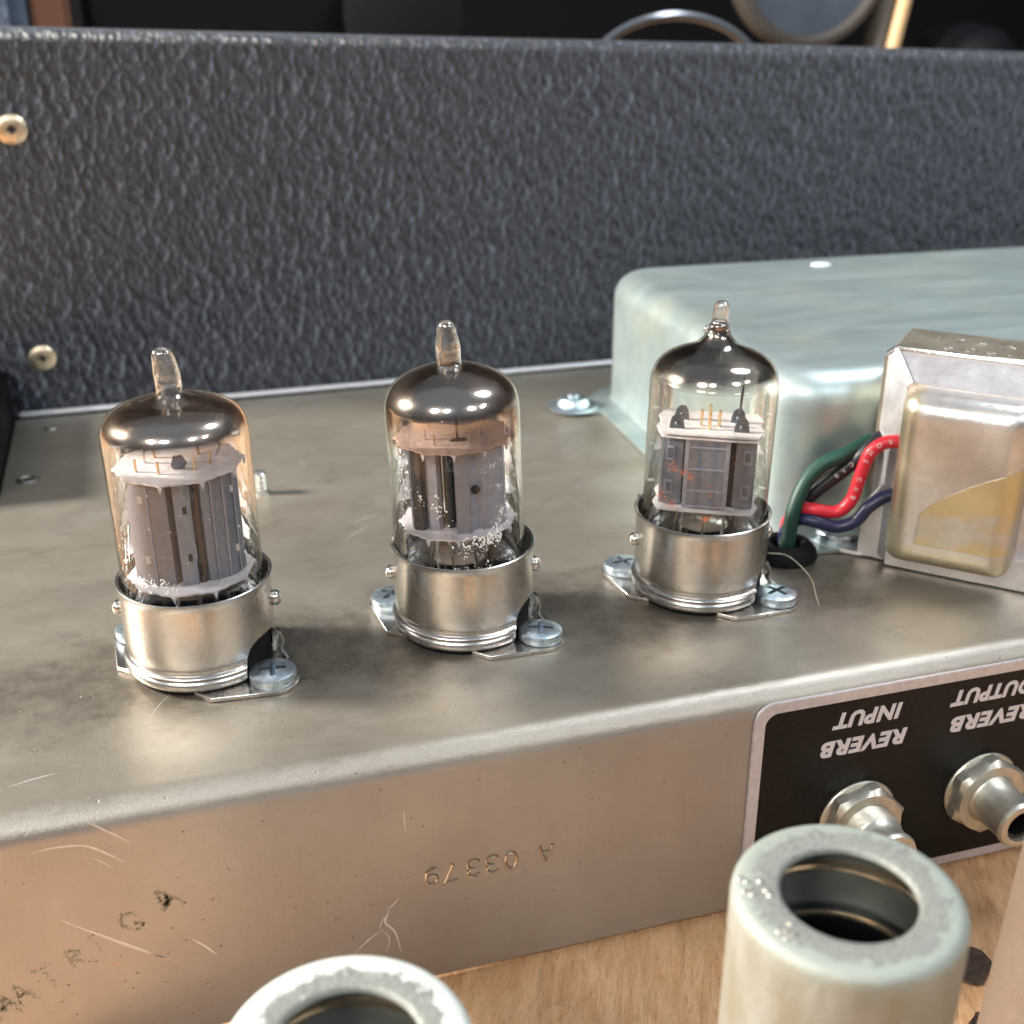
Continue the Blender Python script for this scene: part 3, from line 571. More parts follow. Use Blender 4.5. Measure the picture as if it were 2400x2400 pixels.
q.add(pts+[(x+.03, y, z) for x, y, z in pts], [tuple(range(6)), tuple(range(6, 12))[::-1]]+[(i, (i+1) % 6, 6+(i+1) % 6, 6+i) for i in range(6)])
TAB = q.mesh('spring_tab', M['curled'])
# curled grounding lug seen through the slot
q = MB()
P_ = bez([(1.15, -.36, .50), (1.20, -.40, .34), (1.16, -.44, .20), (1.24, -.50, .06)], 4); vs = []
for p_ in P_: vs += [(p_.x, p_.y-.07, p_.z), (p_.x, p_.y+.07, p_.z), (p_.x+.03, p_.y+.07, p_.z+.01), (p_.x+.03, p_.y-.07, p_.z+.01)]
q.add(vs, [(4*i+k, 4*i+(k+1) % 4, 4*i+4+(k+1) % 4, 4*i+4+k) for i in range(len(P_)-1) for k in range(4)])
LUG = q.mesh('ground_lug', M['curled'])
def socket(loc, ang, label, fs=(0, 0)):
    r = empty('tube_socket', loc); tag(r, label, 'tube socket', 'shielded tube sockets on the chassis')
    meshobj('shield_base', SB, r, (0, 0, .045)); meshobj('mounting_flange', FL, r, (0, 0, .006), (0, 0, ang)); meshobj('phenolic_insert', INS, r)
    for k, s in enumerate((1, -1)):
        meshobj('mounting_screw', SC, r, (1.43*s*cos(ang), 1.43*s*sin(ang), .078), (rad(R.uniform(-3, 3)), rad(R.uniform(-3, 3)), R.uniform(0, 1.5)))
    for a in (rad(-9), rad(171)): meshobj('bayonet_pin', PIN, r, (1.21*cos(a), 1.21*sin(a), 1.06), (0, 0, a))
    meshobj('spring_tab', TAB, r, (0, 0, .03), (0, 0, rad(151))); meshobj('ground_lug', LUG, r, (0, 0, .0), (0, 0, rad(6)))
    return r
T = [((-4.29, .04, 0), rad(-46)), ((.06, 0, 0), rad(-43)), ((4.44, .03, 0), rad(-42))]
socket(*T[0], 'nickel shield base under the brown domed tube, leftmost of the three')
socket(*T[1], 'nickel shield base under the white speckled tube, middle of the three')
socket(*T[2], 'nickel shield base under the black domed tube, nearest the wires')

# ------------------------------------------------------------------ tubes
def dome(kind):
    if kind == 3: return [(1.085, 3.70), (1.08, 3.88), (1.045, 4.06), (.97, 4.21), (.84, 4.33), (.68, 4.41), (.52, 4.47), (.38, 4.535), (.28, 4.62), (.215, 4.71), (.185, 4.80)]
    if kind == 1: return [(1.085, 3.70), (1.085, 3.89), (1.06, 4.05), (1.00, 4.17), (.90, 4.265), (.76, 4.33), (.60, 4.375), (.45, 4.405), (.34, 4.44), (.25, 4.48), (.20, 4.53)]
    return [(1.085, 3.70), (1.08, 3.86), (1.06, 4.05), (.99, 4.21), (.87, 4.335), (.71, 4.43), (.54, 4.50), (.40, 4.545), (.31, 4.56), (.24, 4.58), (.20, 4.61)]
def smooth_prof(P, n=3): return [(p.x, p.y) for p in bez([(a, c, 0) for a, c in P], n)]
def paint(root, spots, mat, name, rad_=1.091, sz=(.004, .016)):
    """worn print left on the outside of the glass, as small flakes"""
    q = MB()
    for (az, z, saz, sz_, n) in spots:
        for _ in range(n):
            a = rad(az)+R.gauss(0, saz)/rad_; zz = z+R.gauss(0, sz_); s = R.uniform(*sz)*R.choice((.7, 1, 1, 1.5)); m = R.choice((4, 5, 6)); st = R.uniform(.6, 1.8); p0 = R.random()*6
            vs = [((rad_+.003)*cos(a+s*cos(p0+2*pi*j/m)*R.uniform(.6, 1.2)), (rad_+.003)*sin(a+s*cos(p0+2*pi*j/m)*R.uniform(.6, 1.2)), zz+st*s*sin(p0+2*pi*j/m)) for j in range(m)]
            q.add(vs, [tuple(range(m))])
    return tag(q.obj(name, mat, root, smooth=0, weld=False), kind='stuff')
def strokes(root, items, mat, name, w=.014, rad_=1.094, broken=.75):
    q = MB()
    for az, z, pts in items:
        P = bez([(x, y, 0) for x, y in pts], 5)
        for i in range(len(P)-1):
            if R.random() > broken: continue
            a, c = P[i], P[i+1]; d = (c-a).normalized() if (c-a).length > 0 else Vector((1, 0, 0)); nn = Vector((-d.y, d.x, 0))*w*R.uniform(.5, 1.2)
            vs = [(rad(az)+p.x/rad_, z+p.y) for p in (a+nn, c+nn, c-nn, a-nn)]
            q.add([(rad_*cos(t), rad_*sin(t), h) for t, h in vs], [(0, 1, 2, 3)])
    return tag(q.obj(name, mat, root, smooth=0, weld=False), kind='stuff')
def mica_disc(r, teeth, z, th, mat, root, droop=.0, rect=None, name='mica_spacer'):
    pts = []
    if rect:
        hx, hy = rect
        raw = [(-hx, -hy), (-hx*.5, -hy-.03), (0, -hy-.02), (hx*.5, -hy-.03), (hx, -hy), (hx+.10, -hy*.45), (hx+.04, 0), (hx+.10, hy*.45), (hx, hy), (0, hy+.03), (-hx, hy), (-hx-.10, hy*.45), (-hx-.04, 0), (-hx-.10, -hy*.45)]
        pts = raw
    else:
        N = teeth*6
        for k in range(N):
            a = 2*pi*k/N; ph = k % 6; pts.append(((r+(.05 if ph == 0 else 0)-(.03 if ph in (3,) else 0))*cos(a), (r+(.05 if ph == 0 else 0)-(.03 if ph == 3 else 0))*sin(a)))
    b = MB(); b.prism(pts, z, z+th)
    o = b.obj(name, mat, root, smooth=0)
    if not rect:
        for k in range(teeth):
            q = MB(); a = 2*pi*k/teeth; c = Vector(((r+.03)*cos(a), (r+.03)*sin(a), z)); t = Vector((-sin(a), cos(a), 0))*.034; n_ = Vector((cos(a), sin(a), 0))*.02
            q.add([tuple(c-t-n_), tuple(c+t-n_), tuple(c-Vector((0, 0, .10))-n_), tuple(c-t+n_), tuple(c+t+n_), tuple(c-Vector((0, 0, .10))+n_)], [(0, 1, 2), (3, 5, 4), (0, 3, 4, 1), (1, 4, 5, 2), (2, 5, 3, 0)])
            q.obj('mica_tooth', mat, o, smooth=0)
    return o
def section_plate(name, pts, z0, z1, mat, root, th=.03, smooth=30):
    """sheet-metal anode bent to the open outline pts, standing from z0 to z1"""
    P = [Vector((x, y, 0)) for x, y in pts]; n = len(P); off = []
    for i in range(n):
        d = (P[min(i+1, n-1)]-P[max(i-1, 0)]).normalized(); off.append(P[i]+Vector((-d.y, d.x, 0))*th)
    loop = [(p.x, p.y) for p in P]+[(p.x, p.y) for p in off[::-1]]
    m = len(loop); b = MB(); vs = [(x, y, z0) for x, y in loop]+[(x, y, z1) for x, y in loop]
    fs = [(i, (i+1) % m, m+(i+1) % m, m+i) for i in range(m)]
    for i in range(n-1): fs += [(i, m-1-i, m-2-i, i+1), (m+i, m+i+1, 2*m-2-i, 2*m-1-i)]
    b.add(vs, fs); return b.obj(name, mat, root, smooth=smooth)

def tube(kind, loc, rz, ry, label, rx=0):
    root = empty('vacuum_tube', loc, rz, rx, ry); tag(root, label, 'vacuum tube', 'vacuum tubes in the chassis sockets')
    D = dome(kind); gm = M['glass%d' % kind]
    prof = [(.001, .50), (.6, .50), (.85, .52), (1.0, .60), (1.065, .75), (1.085, .95), (1.085, 2.3)]+smooth_prof(D)
    b = MB(); b.lathe(prof, 96); b.obj('glass_envelope', gm, root, smooth=60)
    # getter film just inside the glass
    inn = [(max(r-.035, .12), z-.02) for r, z in smooth_prof(D)]
    low = {1: 3.86, 2: 3.45, 3: 3.96}[kind]
    gp = [(1.05, low)]+[(r, z) for r, z in inn if z > low+.02]
    b = MB(); b.lathe(gp, 96); b.obj('getter_film', M['get%d' % kind], root, smooth=60)
    # sealed tip
    zb, rb = D[-1][1]-.03, D[-1][0]
    tp = {1: [(rb, zb), (.185, zb+.08), (.178, zb+.30), (.172, zb+.36), (.155, zb+.50), (.145, zb+.58), (.12, zb+.655), (.06, zb+.70), (.001, zb+.71)],
          2: [(rb, zb), (.188, zb+.06), (.192, zb+.26), (.176, zb+.38), (.150, zb+.50), (.135, zb+.60), (.105, zb+.665), (.055, zb+.70), (.001, zb+.71)],
          3: [(rb, zb), (.175, zb+.04), (.168, zb+.10), (.130, zb+.17), (.128, zb+.34), (.122, zb+.42), (.095, zb+.475), (.05, zb+.50), (.001, zb+.51)]}[kind]
    sm = smooth_prof(tp, 4); b = MB(); vs = []; n = 32
    for i, (r, z) in enumerate(sm):
        h = (z-zb)
        ox = {1: -.10*h*h, 2: -.03*h, 3: .05*h}[kind]
        for k in range(n):
            a = 2*pi*k/n; q_ = r*(1+(.10 if kind == 1 else .05)*sin(2*a+3*h)); vs.append((q_*cos(a)+ox, q_*sin(a), z))
    b.add(vs, [(i*n+k, i*n+(k+1) % n, (i+1)*n+(k+1) % n, (i+1)*n+k) for i in range(len(sm)-1) for k in range(n)])
    b.obj('sealed_tip', M['tip'], root, smooth=60)
    if kind == 3:   # lumps of re-melted glass round the neck
        for c_, r_ in (((-.19, -.06, zb+.02), (.06, .06, .08)), ((.15, -.10, zb+.0), (.05, .05, .07)), ((-.02, -.18, zb-.05), (.07, .05, .05))):
            b = MB(); b.ball(c_, r_); b.obj('glass_bead', M['tip'], root)
    if kind in (1, 3):   # dark deposit in the neck
        b = MB(); b.lathe([(.001, zb-.10), (.11, zb-.09), (.125, zb+.0), (.115, zb+.12), (.001, zb+.14)], 20); b.obj('dark_neck_deposit', M['get3'] if kind == 3 else M['dkeye'], root)
    # stem button, pins and lead wires
    zt, zm = {1: (3.40, 1.62), 2: (3.40, 1.95), 3: (3.12, 1.76)}[kind]
    b = MB(); b.lathe([(.001, .70), (.35, .70), (.55, .64), (.8, .60)], 32); b.obj('glass_stem', gm, root)
    for k in range(9):
        a = 2*pi*(k+.4)/10; x, y = .52*cos(a), .52*sin(a); tx, ty = (.42*cos(a+R.uniform(-.5, .5)), .42*sin(a+R.uniform(-.5, .5)))
        b = MB(); b.tube(bez([(x, y, .40), (x, y, 1.0), ((x*1.15+tx)/2, (y*1.15+ty)/2, 1.25), (tx, ty, zm+.02)], 4), .022 if k % 2 else .03, 6); b.obj('lead_wire', M['wire'], root)
    b = MB(); b.tube([(0, 0, 1.3), (0, 0, .68)], .03, 6); b.lathe([(.42, 0), (.44, .02), (.40, .05), (.001, .06)], 24, Matrix.Translation((0, 0, 1.28))); b.obj('stem_shield', M['wire'], root)
    mm = M['mica%d' % kind]
    if kind == 3:
        mica_disc(0, 0, zt, .03, mm, root, rect=(.80, .62)); mica_disc(0, 0, zt-.07, .03, mm, root, rect=(.78, .60)); mica_disc(0, 0, zm-.02, .03, mm, root, rect=(.80, .62))
    elif kind == 1:
        mica_disc(.93, 10, zt, .03, mm, root); mica_disc(.94, 10, zm, .03, mm, root)
    else:
        mica_disc(.92, 12, zt, .03, mm, root); mica_disc(.93, 12, zm, .03, mm, root)
    z0, z1 = zm+.035, zt-.005
    def box(name, lo, hi, mat, parent=root, **k): q = MB(); q.box(lo, hi); return q.obj(name, M[mat], parent, **k)
    if kind == 1:
        for sx, mt, ms in ((-1, 'plate_b', 'plate'), (1, 'plate', 'plate_l')):
            pts = [(sx*.80, -.16), (sx*.64, -.40), (sx*.46, -.50), (sx*.26, -.52), (sx*.16, -.40), (sx*.12, -.10), (sx*.16, .25), (sx*.3, .42), (sx*.6, .36), (sx*.80, .12)]
            pl = section_plate('anode', pts if sx > 0 else pts[::-1], z0, z1, M[mt], root)
        for x, y in ((-.52, -.505), (.40, -.545), (.58, -.475), (.74, -.325)):
            box('pressed_rib', (x-.012, y-.02, z0), (x+.012, y+.02, z1), 'plate_l', bevel=.006)
        # raised fin between the two anodes, slotted
        f = box('centre_fin', (-.15, -.62, z0), (.09, -.55, z1), 'plate', bevel=.01)
        for z in (z0+.45, z1-.52): box('slot', (-.03, -.632, z-.05), (.03, -.615, z+.06), 'hole', f)
        f2 = box('side_fin', (.10, -.585, z0), (.20, -.555, z1), 'plate_d')
        for z in (z0+.22, z1-.16): box('slot', (.12, -.60, z-.09), (.18, -.583, z+.07), 'hole', f2)
        for x, y in ((-.62, -.435), (.70, -.35)):
            for z in (z0+.42, z1-.34): box('bright_window', (x-.035, y-.03, z-.055), (x+.035, y-.005, z+.055), 'window')
        for x, y in ((-.62, -.25), (-.30, -.45), (.22, -.42), (.46, -.20), (.30, .25), (-.35, .3)):
            b = MB(); b.tube([(x, y, zt+.02), (x, y, zt+.22)], .022, 6); b.obj('grid_support', M['gold'], root)
        b = MB(); b.prism([(-.12, -.11), (-.07, -.2), (.06, -.2), (.12, -.09), (.06, .04), (-.07, .04)], -.008, .008, Matrix.Translation((0, -.3, zt+.2)) @ Matrix.Rotation(pi/2, 4, 'X')); b.obj('getter_flag', M['plate'], root)
        for x, y in ((-.5, .1), (.55, .1)):
            b = MB(); b.tube(bez([(x, y, zt), (x+.05, y, zt+.25), (x*.2, y, zt+.4)], 5), .02, 6); b.obj('getter_support', M['wire'], root)
    elif kind == 2:
        section_plate('anode', [(-.74, -.30), (-.70, -.44), (-.56, -.50), (-.50, -.46), (-.46, -.30), (-.44, .2), (-.7, .3)], z0, z1, M['plate_d'], root)
        section_plate('anode', [(-.50, -.36), (-.44, -.50), (-.30, -.52), (-.24, -.44), (-.22, -.1), (-.24, .35), (-.5, .35)], z0, z1, M['plate_l'], root)
        f = box('centre_fin', (-.02, -.70, z0-.30), (.22, -.66, z1), 'plate', bevel=.008)
        section_plate('anode', [(.20, -.60), (.32, -.52), (.42, -.56), (.62, -.50), (.76, -.34), (.80, -.08), (.7, .25), (.3, .35), (.2, .1)], z0, z1, M['plate_l'], root, th=.03)
        b = MB(); b.lathe([(.001, 0), (.075, 0), (.075, .02), (.001, .02)], 20, Matrix.Translation((.30, -.62, z0+.72)) @ Matrix.Rotation(pi/2, 4, 'X')); b.obj('round_opening', M['hole'], root)
        box('inner_core', (-.20, -.25, z0), (.18, .25, z1), 'plate_d')
        box('grid_cage', (-.16, -.45, z0), (-.06, -.35, z1), 'hole')
        # getter post and copper coloured bracket
        b = MB(); b.tube([(.06, -.30, zt+.02), (.06, -.30, zt+.45), (.05, -.2, zt+.80)], .022, 6); b.obj('getter_post', M['dkeye'], root)
        b = MB(); b.prism([(-.14, -.05), (.14, -.05), (.10, .04), (-.08, .04)], -.01, .01, Matrix.Translation((.08, -.32, zt+.05))); b.obj('getter_foot', M['dkeye'], root)
        for x, y in ((-.45, -.2), (.45, -.15), (.5, .3), (-.4, .35), (.25, -.5), (-.3, -.5)):
            b = MB(); b.tube([(x, y, zt+.02), (x, y, zt+.20)], .02, 6); b.obj('grid_support', M['wire'], root)
    else:
        f = box('centre_anode', (-.34, -.56, z0), (.34, -.50, z1-.06), 'plate', bevel=.01)
        for x in (-.36, .32): box('rail', (x-.03, -.585, z0), (x+.04, -.545, z1-.06), 'plate_l', f, bevel=.008)
        for i, zf in enumerate((.02, .26, .58, .90, 1.0)):
            z = z0+(z1-.1-z0)*zf; box('rung', (-.32, -.578, z-.015), (.31, -.553, z+.02), 'plate_l', f, bevel=.006)
        for sx, mt in ((-1, 'plate'), (1, 'plate')):
            xs = (-.80, -.42) if sx < 0 else (.46, .80)
            s_ = box('side_anode', (xs[0], -.44, z0), (xs[1], -.40, z1-.06), mt, bevel=.01)
            for z in (z0+.30, z0+.92):
                xc = (xs[0]+xs[1])/2+.03*sx
                fr = box('window_surround', (xc-.075, -.465, z-.12), (xc+.075, -.437, z+.14), 'plate_l', s_, bevel=.006); box('window_opening', (xc-.045, -.475, z-.06), (xc+.045, -.46, z+.10), 'plate_b', s_)
        box('inner_body', (-.72, -.39, z0), (.74, .38, z1-.06), 'plate_d', bevel=.03)
        for x, y in ((-.56, -.38), (-.50, .1), (.52, -.38), (.46, .1)):
            b = MB(); m4 = Matrix.Translation((x, y, zt+.03)) @ Matrix.Rotation(pi/2, 4, 'X')
            b.prism([(-.13, 0), (.13, 0), (.12, .06), (.10, .18), (.05, .25), (-.03, .25), (-.09, .20), (-.12, .1)], -.02, .02, m4); b.ball((x+.0, y-.03, zt+.12), (.045, .03, .045)); b.obj('getter_eyelet', M['dkeye'], root)
        for x, y in ((-.16, -.18), (.14, -.18), (-.02, -.36), (-.02, .12)):
            b = MB(); b.tube([(x, y, zt+.02), (x, y, zt+.32)], .025, 6); b.obj('grid_support', M['gold'], root)
        b = MB(); b.tube([(.47, .05, zt+.2), (.50, .05, zt+1.0)], .022, 6); b.obj('getter_post', M['dkeye'], root)
    # print left on the glass
    if kind == 1:
        paint(root, [(-128, 1.90, .10, .05, 50), (-112, 1.86, .10, .04, 40), (-142, 2.05, .12, .25, 40), (-90, 2.4, .5, .6, 30), (-40, 2.2, .1, .3, 40), (-20, 2.0, .2, .3, 25)], M['paint_w'], 'worn_paint', sz=(.003, .010))
        strokes(root, [(-132, 1.86, [(-.05, 0), (-.03, .13), (.0, .03), (.04, .13), (.05, 0)]), (-122, 1.86, [(-.05, 0), (0, .13), (.05, 0)]), (-113, 1.86, [(-.04, 0), (-.03, .13), (.03, .09), (-.02, .06), (.04, 0)]), (-146, 2.3, [(-.06, -.3), (0, .1), (.04, .3)]), (-140, 2.5, [(-.06, -.3), (0, .1), (.04, .3)])], M['paint_w'], 'worn_lettering', w=.009, broken=.7)
    if kind == 2:
        paint(root, [(-135, 2.95, .05, .22, 50), (-142, 2.8, .04, .25, 26), (-122, 2.75, .04, .07, 18), (-104, 2.55, .05, .10, 26), (-52, 2.85, .04, .04, 22), (-60, 3.2, .12, .05, 16), (-57, 2.05, .07, .10, 110), (-68, 1.95, .07, .05, 55), (-50, 2.35, .04, .10, 50), (-82, 1.85, .10, .07, 40), (-42, 2.5, .04, .3, 26), (-85, 1.50, .12, .10, 24), (-66, 1.4, .04, .12, 22), (-90, 2.5, .6, .7, 26)], M['paint_w'], 'worn_paint', sz=(.004, .012))
        strokes(root, [(-84, 1.98, [(.05, .08), (0, .1), (-.05, .02), (-.02, -.06), (.05, -.04)]), (-77, 2.0, [(-.04, .08), (.04, .08), (-.03, -.02), (.05, -.05)]), (-71, 1.96, [(.04, .1), (-.03, .06), (.04, -.02), (-.04, -.07)]), (-63, 1.98, [(-.04, -.08), (-.04, .1), (.05, .05), (-.03, 0), (.05, -.08)]), (-55, 2.0, [(0, .1), (-.05, 0), (0, -.1), (.05, 0), (0, .1)])], M['paint_w'], 'worn_lettering', w=.013, broken=.85)
        strokes(root, [(-40, 3.75, [(-.05, -.1), (-.05, .1), (.05, .1), (.05, -.1), (-.05, -.1)])], M['print_w'], 'faint_numeral', w=.006, broken=1)
    if kind == 3:
        paint(root, [(-122, 2.66, .05, .05, 45), (-112, 2.62, .05, .04, 40), (-104, 2.55, .05, .06, 24), (-132, 2.1, .05, .07, 50), (-122, 2.0, .07, .06, 55), (-86, 2.35, .05, .06, 20), (-88, 1.83, .04, .03, 40), (-78, 2.05, .08, .05, 10), (-70, 2.9, .12, .1, 6)], M['paint_o'], 'orange_print', sz=(.003, .011))
        strokes(root, [(-34, 3.45, [(-.06, -.1), (-.02, .1), (.05, .1)]), (-30, 3.1, [(-.12, -.15), (0, .05), (.12, .12), (.12, -.1)]), (-36, 2.95, [(-.1, .05), (.05, .0), (.1, -.15)]), (-32, 2.75, [(-.06, .1), (-.06, -.1), (.05, -.1), (.05, .1)]), (-38, 2.5, [(-.1, .1), (0, -.05), (.12, .12)])], M['print_w'], 'worn_lettering', w=.010, broken=.8)
    return root
tube(1, (-4.29, .04, .02), rad(-1), rad(-.6), 'vacuum tube with brown mirrored dome and bent clear tip, leftmost')
tube(2, (.06, 0, .02), rad(-14), rad(-2.0), 'vacuum tube with flaking white lettering on its glass, in the middle')
tube(3, (4.44, .03, .02), rad(-27), rad(.8), 'vacuum tube with blackened dome and orange print, beside the wires')

# ------------------------------------------------------------------ studs on the deck
def stud(loc, label):
    r = empty('screw_tip', loc); tag(r, label, 'screw')
    b = MB(); b.lathe([(.17, 0), (.17, .05), (.13, .08)]+[(.115+.015*(k % 2), .08+.035*k) for k in range(12)]+[(.07, .52), (.001, .54)], 20); b.obj('thread', M['steel'], r)
stud((-2.62, 6.95, 0), 'threaded screw tip rising from the deck behind the leftmost tube')
stud((7.05, 1.75, 0), 'small bright screw tip between the wire grommet and the transformer')

# ------------------------------------------------------------------ zinc cover
def cover():
    root = empty('metal_cover', (6.42, 1.15, 0), rad(-2.6)); tag(root, 'large blue grey zinc plated box cover behind the black domed tube', 'metal cover')
    Wd, Dp, H, rc, re = 17.5, 10.3, 3.42, 1.15, .62
    rings = []
    def ring(inset, z):
        r = max(rc-inset, .05); return [(x+inset, y+inset, z) for x, y in rounded(Wd-2*inset, Dp-2*inset, r, 10)]
    rings.append(ring(-.5, .02)); rings.append(ring(-.5, .09)); rings.append(ring(-.10, .09)); rings.append(ring(-.02, .11)); rings.append(ring(0, .15)); rings.append(ring(0, 1.2)); rings.append(ring(0, 2.0))
    for k in range(9): a = pi/2*k/8; rings.append(ring(re*(1-cos(a)), H-re+re*sin(a)))
    b = MB(); n = len(rings[0]); vs = [v for rg in rings for v in rg]
    b.add(vs, [(i*n+k, i*n+(k+1) % n, (i+1)*n+(k+1) % n, (i+1)*n+k) for i in range(len(rings)-1) for k in range(n)]+[tuple((len(rings)-1)*n+k for k in range(n))])
    b.obj('shell', M['cover'], root, smooth=60)
    # lug at the back left with its screw
    b = MB(); pts = [(-.2, 8.4), (-.75, 8.62), (-1.05, 8.68)]+[(-1.15-.42*cos(a), 9.1+.42*sin(a)) for a in [-pi/2+pi*k/10 for k in range(11)]]+[(-.75, 9.62), (-.2, 9.9)]
    b.prism(pts, .012, .098); b.obj('lug', M['cover'], root, bevel=.01, bsegs=1)
    s = empty('lug_screw', (-1.12, 9.1, .09)); s.parent = root
    s2 = MB(); s2.lathe([(.62, -.02), (.66, .01), (.62, .05), (.42, .07), (.40, .17), (.34, .24), (.14, .27), (.13, .33), (.001, .36)], 32); o = s2.mesh('lug_screw', M['zinc'])
    bpy.data.objects.remove(s); so = bpy.data.objects.new('lug_screw', o); col.objects.link(so); so.parent = root; so.location = (-1.12, 9.1, .09)
    for x, y in ((5.5, 9.0), (8.9, 4.8)):
        q = MB(); q.ball((x, y, H), (.28, .18, .05), 14, 8); q.obj('deck_chip', M['white'], root)
    return root
cover()

# ------------------------------------------------------------------ transformer
TA = rad(-45); TU = Vector((cos(TA), sin(TA), 0)); TD = Vector((-sin(TA), cos(TA), 0))
def trafo():
    root = empty('transformer', (8.16, -.12, 0), TA); tag(root, 'small steel transformer with yellow glue on its end bell, right edge', 'transformer')
    L, Rr, H, s, D = -.50, 2.80, 4.08, .50, 1.95
    # core and bracket: top/side strap standing behind the end bell flange
    b = MB(); ch = .22
    pr_ = [(L, .16), (L, H-ch), (L+ch*.8, H), (Rr-ch*.8, H), (Rr, H-ch), (Rr, .16)]
    th = .09
    for i in range(len(pr_)-1):
        (x0, z0), (x1, z1) = pr_[i], pr_[i+1]; nx, nz = (z1-z0), -(x1-x0); l = sqrt(nx*nx+nz*nz); nx, nz = nx/l*th, nz/l*th
        quad = [(x0, z0), (x1, z1), (x1+nx, z1+nz), (x0+nx, z0+nz)]
        b.add([(x, s, z) for x, z in quad]+[(x, D, z) for x, z in quad], [(0, 1, 2, 3), (7, 6, 5, 4), (0, 4, 5, 1), (1, 5, 6, 2), (2, 6, 7, 3), (3, 7, 4, 0)])
    st = b.obj('bracket_strap', M['frametop'], root, smooth=0)
    b = MB(); b.box((L+.10, s+.02, .05), (Rr-.10, D-.06, H-.12)); b.obj('lamination_core', M['curled'], root, bevel=.02)
    # foot flaring at left bottom
    b = MB(); pts = [(L-.02, .02), (L-.02, 1.10), (L+.30, 1.55), (-.02, 1.55), (-.02, -.02+.04), (L+.22, .04)]
    b.prism(pts, -.02, .02, Matrix.Translation((0, .22, 0)) @ Matrix.Rotation(pi/2, 4, 'X')); b.obj('foot_plate', M['frame'], root, bevel=.012, bsegs=1)
    b = MB(); b.box((-1.45, .15, .02), (L+.1, 1.15, .10)); b.obj('mounting_foot', M['frame'], root, bevel=.03)
    # flange: outer rim set back, sloping faces to the inner rim
    ox0, ox1, oz1 = L+.06, Rr-.06, H-.02
    ix0, ix1, iz1 = .04, 2.26, 3.60
    b = MB()
    O = [(ox0, s, .12), (ox0, s, oz1-.12), (ox0+.12, s, oz1), (ox1-.12, s, oz1), (ox1, s, oz1-.12), (ox1, s, .12)]
    I = [(ix0, .02, .12), (ix0, .02, iz1-.05), (ix0+.05, .02, iz1), (ix1-.05, .02, iz1), (ix1, .02, iz1-.05), (ix1, .02, .12)]
    b.add(O+I, [(i, i+1, 7+i, 6+i) for i in range(5)]); fl = b.obj('end_flange', M['frame'], root, smooth=0)
    b = MB(); b.tube([(x, y-.01, z) for x, y, z in O[1:5]], .055, 8); b.obj('rolled_rim', M['steel'], fl)
    for i0 in (2, 3):
        b = MB(); b.tube([tuple(Vector(O[i0])+Vector((0, -.02, 0))), tuple(Vector(I[i0])+Vector((0, -.03, 0)))], .035, 6); b.obj('mitre_seam', M['steel'], fl)
    b = MB(); b.box((ix0, 0.0, .03), (ix1+.5, .30, .62)); b.obj('lower_strip', M['frame'], root, bevel=.015)
    b = MB(); b.box((ix0, .03, .5), (ix1, .3, iz1)); b.obj('flange_back', M['frame'], root)
    # end bell
    bx0, bx1, bz0, bz1, dep, rc, re = .06, 2.22, .34, 3.56, .62, .26, .40
    rings = []
    for k in range(11):
        a = pi/2*k/10; ins = re*(1-cos(a)); yy = -(dep-re)-re*sin(a)
        r_ = max(rc-ins*.35, .06); rings.append([(bx0+ins+x, yy, bz0+ins+z) for x, z in rounded(bx1-bx0-2*ins, bz1-bz0-2*ins, r_, 7)])
    rings = [[(x, .04, z) for x, y, z in rings[0]]]+rings
    b = MB(); n = len(rings[0]); b.add([v for rg in rings for v in rg], [(i*n+k, i*n+(k+1) % n, (i+1)*n+(k+1) % n, (i+1)*n+k) for i in range(len(rings)-1) for k in range(n)]+[tuple((len(rings)-1)*n+k for k in range(n))])
    b.obj('end_bell', M['bell'], root, smooth=60)
    # stamped code on the varnished top
    for txt, u, d, w in (('125A2', 1.12, 1.42, 1.75), ('606-4', 1.22, .86, 1.55)):
        text_obj('stamped_code', txt, .42, M['frame'], Matrix.Translation((u, d, H+.003)), root, width=w, height=.24, extrude=.003, offset=-.012, spacing=1.5)
    s_ = meshobj('foot_screw', screw_mesh('foot_screw', .46, .28, cross=False), root, (-1.0, .62, .10))
    return root
trafo()

